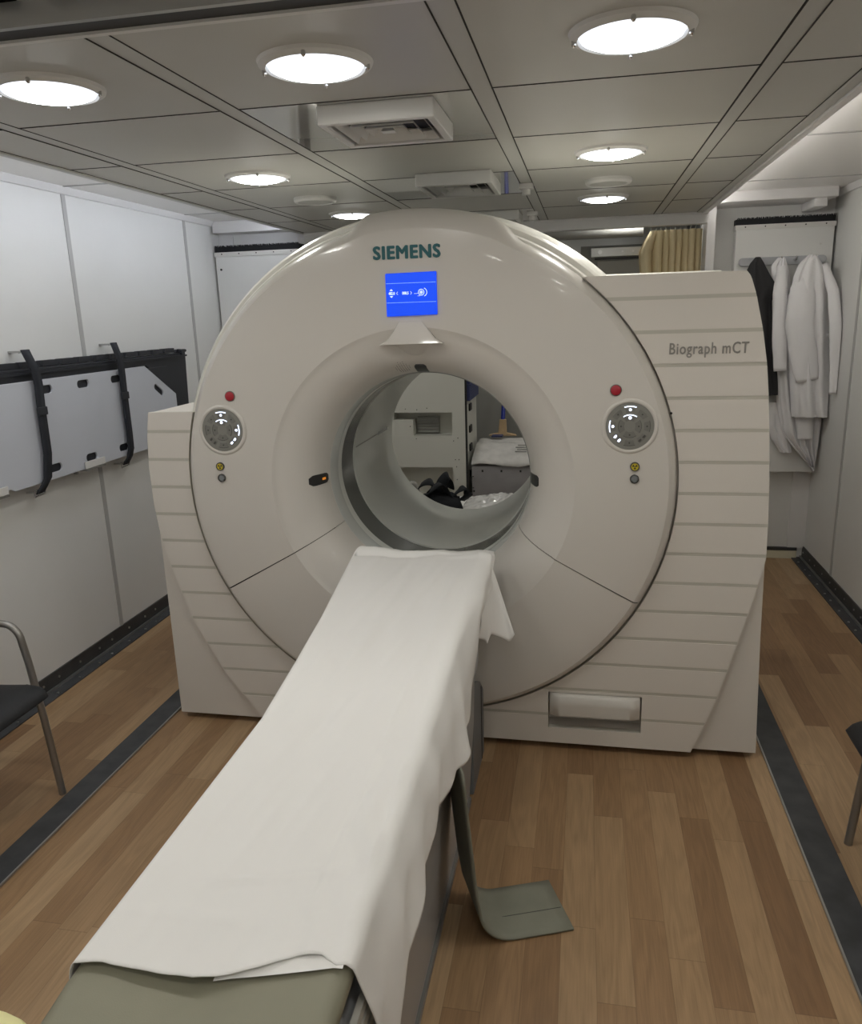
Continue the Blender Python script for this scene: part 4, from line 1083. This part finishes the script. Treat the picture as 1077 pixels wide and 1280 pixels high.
# ================================================================ CURTAIN
t = thing('beige_curtain', (0.52, 5.20, 2.15), 'beige pleated curtain gathered at the far right end of the header', 'curtain')
P = []
for i in range(161):
    u = i / 160; row = []
    for j in range(31):
        v = j / 30; z = 2.100 - 1.85 * v
        x = 0.375 + 0.320 * u
        fl = 1 - u
        x -= 0.065 * sm(0.0, 0.06, v) * (1 - sm(0.0, 0.25, u)) * (1 - 0.35 * sm(0.07, 0.2, v))
        ph = u * 2 * PI * 8.5
        y = 5.215 + 0.028 * math.sin(ph) * (0.6 + 0.4 * sm(0, 0.1, v)) + 0.010 * math.sin(ph * 0.37 + 2 + v) + 0.004 * math.sin(v * 9 + u * 30)
        x += 0.010 * math.cos(ph)
        row.append((x, y, z))
    P.append(row)
o = MB().grid(P).build('fabric', 'curtain', t, smooth=80); md = o.modifiers.new('solid', 'SOLIDIFY'); md.thickness = 0.003
for k in range(11):
    x = 0.385 + 0.029 * k; b = MB(); b.tube([(x, 5.215, 2.094), (x, 5.210, 2.112), (x + 0.006, 5.215, 2.124)], 0.0028, 6); b.build('curtain_hook', 'alu', t)
o = MB().box(-1.78, 0.70, 5.20, 5.225, 2.122, 2.136).build('curtain_rail', 'alu', smooth=0, loc=(-0.5, 5.21, 2.16)); tag(o, 'slim metal curtain rail behind the header beam', 'curtain rail')

# ================================================================ BEHIND THE HEADER (above the scanner)
t = thing('roller_housing', (-0.2, 5.6, 2.1), 'long dark grey roller housing under the rear ceiling', 'roller')
b = MB(); b.tube([(-0.33, 5.55, 2.135), (0.36, 5.55, 2.135)], 0.040, 20); b.build('roller_tube', 'mid_grey', t, smooth=50)
MB().box(-0.60, -0.33, 5.50, 5.60, 2.10, 2.17).build('roller_end', 'white_metal', t, bevel=0.004, smooth=0)
MB().box(-0.75, 0.70, 5.54, 5.66, 2.170, 2.195).build('mounting_rail', 'dark', t, smooth=0)
t = thing('rear_locker', (0.33, 5.95, 0.0), 'grey locker with bolted metal top bar behind the curtain', 'locker')
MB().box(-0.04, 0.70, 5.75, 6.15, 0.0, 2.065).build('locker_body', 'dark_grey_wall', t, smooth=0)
MB().box(0.075, 0.66, 5.735, 5.752, 0.10, 1.965).build('locker_door', 'mid_grey', t, bevel=0.003, smooth=0)
MB().box(0.055, 0.68, 5.742, 5.751, 1.972, 1.984).build('locker_seal', 'dark', t, smooth=0)
MB().box(0.03, 0.70, 5.725, 5.752, 1.99, 2.05).build('top_bar', 'alu', t, bevel=0.002, smooth=0)
for x in (0.09, 0.24, 0.31, 0.40, 0.55):
    MB().cyl((x, 2.02), 0.014 if x < 0.1 else 0.007, 5.70 if x < 0.1 else 5.715, 5.727, 'y', 12).build('bolt', 'bolt', t)

# ================================================================ SEEN THROUGH THE BORE
t = thing('white_cabinet', (-1.27, 5.5, 0), 'tall pale cabinet with recessed niches seen through the scanner bore', 'cabinet')
X0, X1, Y0, Y1 = -1.76, -0.788, 5.20, 5.72
b = MB(); b.box(X0, X1, Y0 + 0.12, Y1, 0, 1.95)
holes_ = [(-1.285, -0.885, 0.835, 0.995), (-1.285, -0.878, 0.36, 0.615)]
b.box(X0, -1.285, Y0, Y0 + 0.12, 0, 1.95); b.box(-0.878, X1, Y0, Y0 + 0.12, 0, 1.95)
b.box(-1.285, -0.878, Y0, Y0 + 0.12, 0.995, 1.95); b.box(-1.285, -0.878, Y0, Y0 + 0.12, 0.615, 0.835); b.box(-1.285, -0.878, Y0, Y0 + 0.12, 0, 0.36)
b.build('cabinet_body', 'cab_white', t, smooth=0)
MB().box(-1.285, -1.150, Y0 + 0.002, Y0 + 0.10, 0.835, 0.945).build('niche_cover', 'cab_white', t, smooth=0)
b = MB(); b.box(-1.14, -0.985, Y0 + 0.09, Y0 + 0.121, 0.84, 0.955)
for k in range(5): b.box(-1.14, -0.985, Y0 + 0.08, Y0 + 0.092, 0.85 + 0.022 * k, 0.858 + 0.022 * k)
b.build('louvre_grille', 'cab_inner', t, smooth=0)
rnd = random.Random(3)
for (x, z) in ((-1.20, 1.02), (-1.05, 1.025), (-1.12, 1.015), (-0.84, 0.82), (-0.86, 0.67), (-0.835, 0.67), (-1.13, 0.815), (-0.87, 0.80), (-0.85, 0.53), (-1.17, 0.90), (-0.853, 0.62)):
    MB().cyl((x, z), 0.0035, Y0 - 0.003, Y0 + 0.001, 'y', 8).build('screw', 'dark', t)
xs_ = X1
MB().box(xs_, xs_ + 0.010, Y0 + 0.02, Y1 - 0.02, 0.0, 1.06).build('side_door', 'cab_white', t, bevel=0.003, smooth=0)
MB().box(xs_, xs_ + 0.012, Y0, Y0 + 0.02, 0.0, 1.95).build('edge_profile', 'dark', t, smooth=0)
for z in (1.02, 0.87, 0.74, 0.56):
    MB().box(xs_ + 0.010, xs_ + 0.022, Y0 + 0.10, Y0 + 0.19, z - 0.03, z + 0.02).build('door_latch', 'dark', t, bevel=0.004, smooth=0)
for z, l in ((1.085, 'lower dark blue plastic bin beside the white cabinet'), (1.20, 'upper dark blue plastic bin beside the white cabinet')):
    tb = thing('storage_bin', (xs_ + 0.06, Y0 + 0.25, z), l, 'storage bin', 'blue bins beside the cabinet')
    MB().box(xs_ + 0.005, xs_ + 0.032, Y0 + 0.03, Y1 - 0.05, z - 0.018, z + 0.085).build('bin_body', 'blue_bin', tb, bevel=0.004, smooth=0)
    MB().box(xs_ + 0.003, xs_ + 0.038, Y0 + 0.025, Y1 - 0.045, z + 0.085, z + 0.095).build('bin_rim', 'blue_bin', tb, bevel=0.002, smooth=0)
# carton on the floor
t = thing('cardboard_box', (-0.45, 5.5, 0), 'large grey white carton with loose flaps seen through the scanner bore', 'box')
MB().box(-0.748, -0.10, 5.20, 5.80, 0.0, 0.625).build('carton_body', 'carton_grey', t, bevel=0.003, smooth=0)
P = [[(-0.750 + 0.65 * i / 12, 5.18 + 0.34 * j / 6, 0.640 + 0.10 * math.sin(PI / 2 * j / 6) + 0.012 * nz(i * 0.7, j * 0.5, 3) + 0.012 * (j == 0) * math.sin(i * 0.9)) for j in range(7)] for i in range(13)]
o = MB().grid(P).build('front_flap', 'carton', t, smooth=60); md = o.modifiers.new('solid', 'SOLIDIFY'); md.thickness = 0.006
P = [[(-0.748 + 0.65 * i / 12, 5.50 + 0.34 * j / 6, 0.735 - 0.045 * (j / 6) ** 2 + 0.03 * (j / 6) + 0.010 * nz(i * 0.6, j * 0.5, 8)) for j in range(7)] for i in range(13)]
o = MB().grid(P).build('rear_flap', 'carton', t, smooth=60); md = o.modifiers.new('solid', 'SOLIDIFY'); md.thickness = 0.006
b = MB()
for k in range(4): b.box(-0.46 + 0.012 * (k % 2), -0.38, 5.30 + 0.03 * k, 5.304 + 0.03 * k, 0.705 + 0.010 * k, 0.712 + 0.010 * k)
b.build('printed_label', 'mid_grey', t, smooth=0)
b = MB()
for x in (-0.68, -0.55, -0.42): b.box(x, x + 0.012, 5.196, 5.201, 0.585, 0.600)
for z in (0.30, 0.40, 0.47, 0.55): b.box(-0.747, -0.735, 5.196, 5.201, z, z + 0.006)
b.cyl((-0.735, 0.45), 0.007, 5.196, 5.201, 'y', 8); b.build('printed_marks', 'dark', t, smooth=0)
MB().box(-0.66, -0.58, 5.62, 5.70, 0.758, 0.768).build('blue_sticker', 'blue_bin', t, smooth=0)
# long handled scraper leaning on the rear wall, standing on the carton
t = thing('long_scraper', (-0.62, 5.86, 0.755), 'blue handled scraper with tan head leaning behind the carton', 'tool')
b = MB(); b.tube([(-0.595, 5.805, 0.84), (-0.60, 6.10, 1.25), (-0.61, 6.42, 1.95)], 0.016, 12); b.build('handle', 'blue_handle', t, smooth=60)
b = MB(); b.prism([(-0.70, 0.742), (-0.49, 0.742), (-0.50, 0.752), (-0.565, 0.765), (-0.568, 0.865), (-0.618, 0.865), (-0.628, 0.765), (-0.69, 0.752)], 5.79, 5.82, 'y'); b.build('head', 'wood_tan', t, bevel=0.003, smooth=0)
# low cart behind the gantry carrying cloths
t = thing('low_cart', (-0.65, 4.55, 0), 'low white cart standing behind the scanner bore', 'cart')
MB().box(-1.15, -0.15, 4.10, 5.02, 0.425, 0.455).build('cart_top', 'white_metal', t, bevel=0.004, smooth=0)
for x in (-1.12, -0.18):
    for y in (4.14, 4.98): b = MB(); b.tube([(x, y, 0.0), (x, y, 0.425)], 0.014, 10); b.build('leg', 'alu', t)
P = []
for i in range(41):
    row = []
    for j in range(31):
        x = -0.86 + 0.62 * i / 40; y = 4.20 + 0.68 * j / 30
        e = min(1, min(i, 40 - i) / 4, min(j, 30 - j) / 4)
        row.append((x, y, 0.459 + e * (0.022 + 0.012 * nz(x * 11, y * 9, 1) + 0.006 * nz(x * 28, y * 24, 3))))
    P.append(row)
o = MB().grid(P).build('folded_sheet', 'sheet', smooth=80, loc=(-0.57, 4.5, 0.46)); tag(o, 'rumpled white sheet lying on the low cart behind the bore', 'sheet')
md = o.modifiers.new('solid', 'SOLIDIFY'); md.thickness = 0.003
P = []
for i in range(41):
    row = []
    for j in range(25):
        x = -0.72 + 0.42 * i / 40; y = 4.45 + 0.36 * j / 24
        e = math.sin(PI * i / 40) ** 0.4 * math.sin(PI * j / 24) ** 0.4
        row.append((x + 0.02 * nz(y * 12, 3, 1), y, 0.487 + e * (0.030 + 0.050 * i / 40 + 0.040 * abs(nz(x * 22, y * 26, 6)))))
    P.append(row)
o = MB().grid(P).build('plastic_bag', 'plastic_film', smooth=50, loc=(-0.50, 4.6, 0.49)); tag(o, 'crumpled white plastic bag on the sheet behind the bore', 'bag')
md = o.modifiers.new('solid', 'SOLIDIFY'); md.thickness = 0.002
# heap of black restraint straps
t = thing('strap_heap', (-0.85, 4.4, 0.487), 'tangled heap of black restraint straps lying behind the scanner bore', 'straps')
rnd = random.Random(11)
def ribbon(pts, w, tw, mt='cloth_dark', name='strap'):
    D = []; pts = [Vector(p) for p in pts]
    for i in range(len(pts) - 1):
        p0 = pts[max(i - 1, 0)]; p1 = pts[i]; p2 = pts[i + 1]; p3 = pts[min(i + 2, len(pts) - 1)]
        for k in range(8):
            u = k / 8; D.append(0.5 * ((2 * p1) + (p2 - p0) * u + (2 * p0 - 5 * p1 + 4 * p2 - p3) * u * u + (3 * p1 - p0 - 3 * p2 + p3) * u ** 3))
    D.append(pts[-1]); P = []
    for i, p in enumerate(D):
        tt = (D[min(i + 1, len(D) - 1)] - D[max(i - 1, 0)]).normalized(); a = tw[0] + (tw[1] - tw[0]) * i / len(D)
        s1 = tt.cross(Vector((0, 0, 1)));
        if s1.length < 0.1: s1 = Vector((0, 1, 0))
        s1.normalize(); s2 = tt.cross(s1); d = s1 * math.cos(a) + s2 * math.sin(a)
        P.append([tuple(p - d * w / 2), tuple(p), tuple(p + d * w / 2)])
    o = MB().grid(P).build(name, mt, t, smooth=70); md = o.modifiers.new('solid', 'SOLIDIFY'); md.thickness = 0.006
ribbon([(-0.98, 4.36, 0.60), (-0.93, 4.34, 0.68), (-0.87, 4.33, 0.705), (-0.84, 4.36, 0.66), (-0.88, 4.40, 0.61)], 0.06, (0.2, 0.8))
ribbon([(-0.90, 4.30, 0.60), (-0.86, 4.28, 0.66), (-0.80, 4.30, 0.70), (-0.76, 4.33, 0.63), (-0.70, 4.35, 0.59)], 0.07, (0.3, -0.3))
ribbon([(-0.76, 4.34, 0.60), (-0.70, 4.34, 0.655), (-0.665, 4.36, 0.665), (-0.655, 4.38, 0.62), (-0.70, 4.40, 0.58)], 0.055, (0.1, 0.4))
ribbon([(-0.95, 4.28, 0.585), (-0.85, 4.26, 0.62), (-0.76, 4.27, 0.60), (-0.69, 4.30, 0.585)], 0.09, (0.6, 0.9))
ribbon([(-0.83, 4.33, 0.62), (-0.80, 4.35, 0.70), (-0.765, 4.37, 0.73), (-0.76, 4.40, 0.65)], 0.06, (1.2, 0.5))
P = []
for i in range(25):
    a = 2 * PI * i / 24; row = []
    for j in range(9):
        f = j / 8 * PI / 2; r = math.cos(f); x = -0.83 + 0.155 * math.cos(a) * r; y = 4.36 + 0.09 * math.sin(a) * r
        row.append((x, y, 0.486 + 0.165 * math.sin(f) * (1 + 0.35 * nz(x * 15, y * 15, 4))))
    P.append(row)
MB().grid(P, cu=False).build('strap_bundle', 'cloth_dark', t, smooth=60)
ribbon([(-1.02, 4.33, 0.66), (-0.985, 4.31, 0.70), (-0.95, 4.31, 0.69), (-0.93, 4.32, 0.63)], 0.03, (0.4, 0.8), 'mid_grey', 'grey_strap')
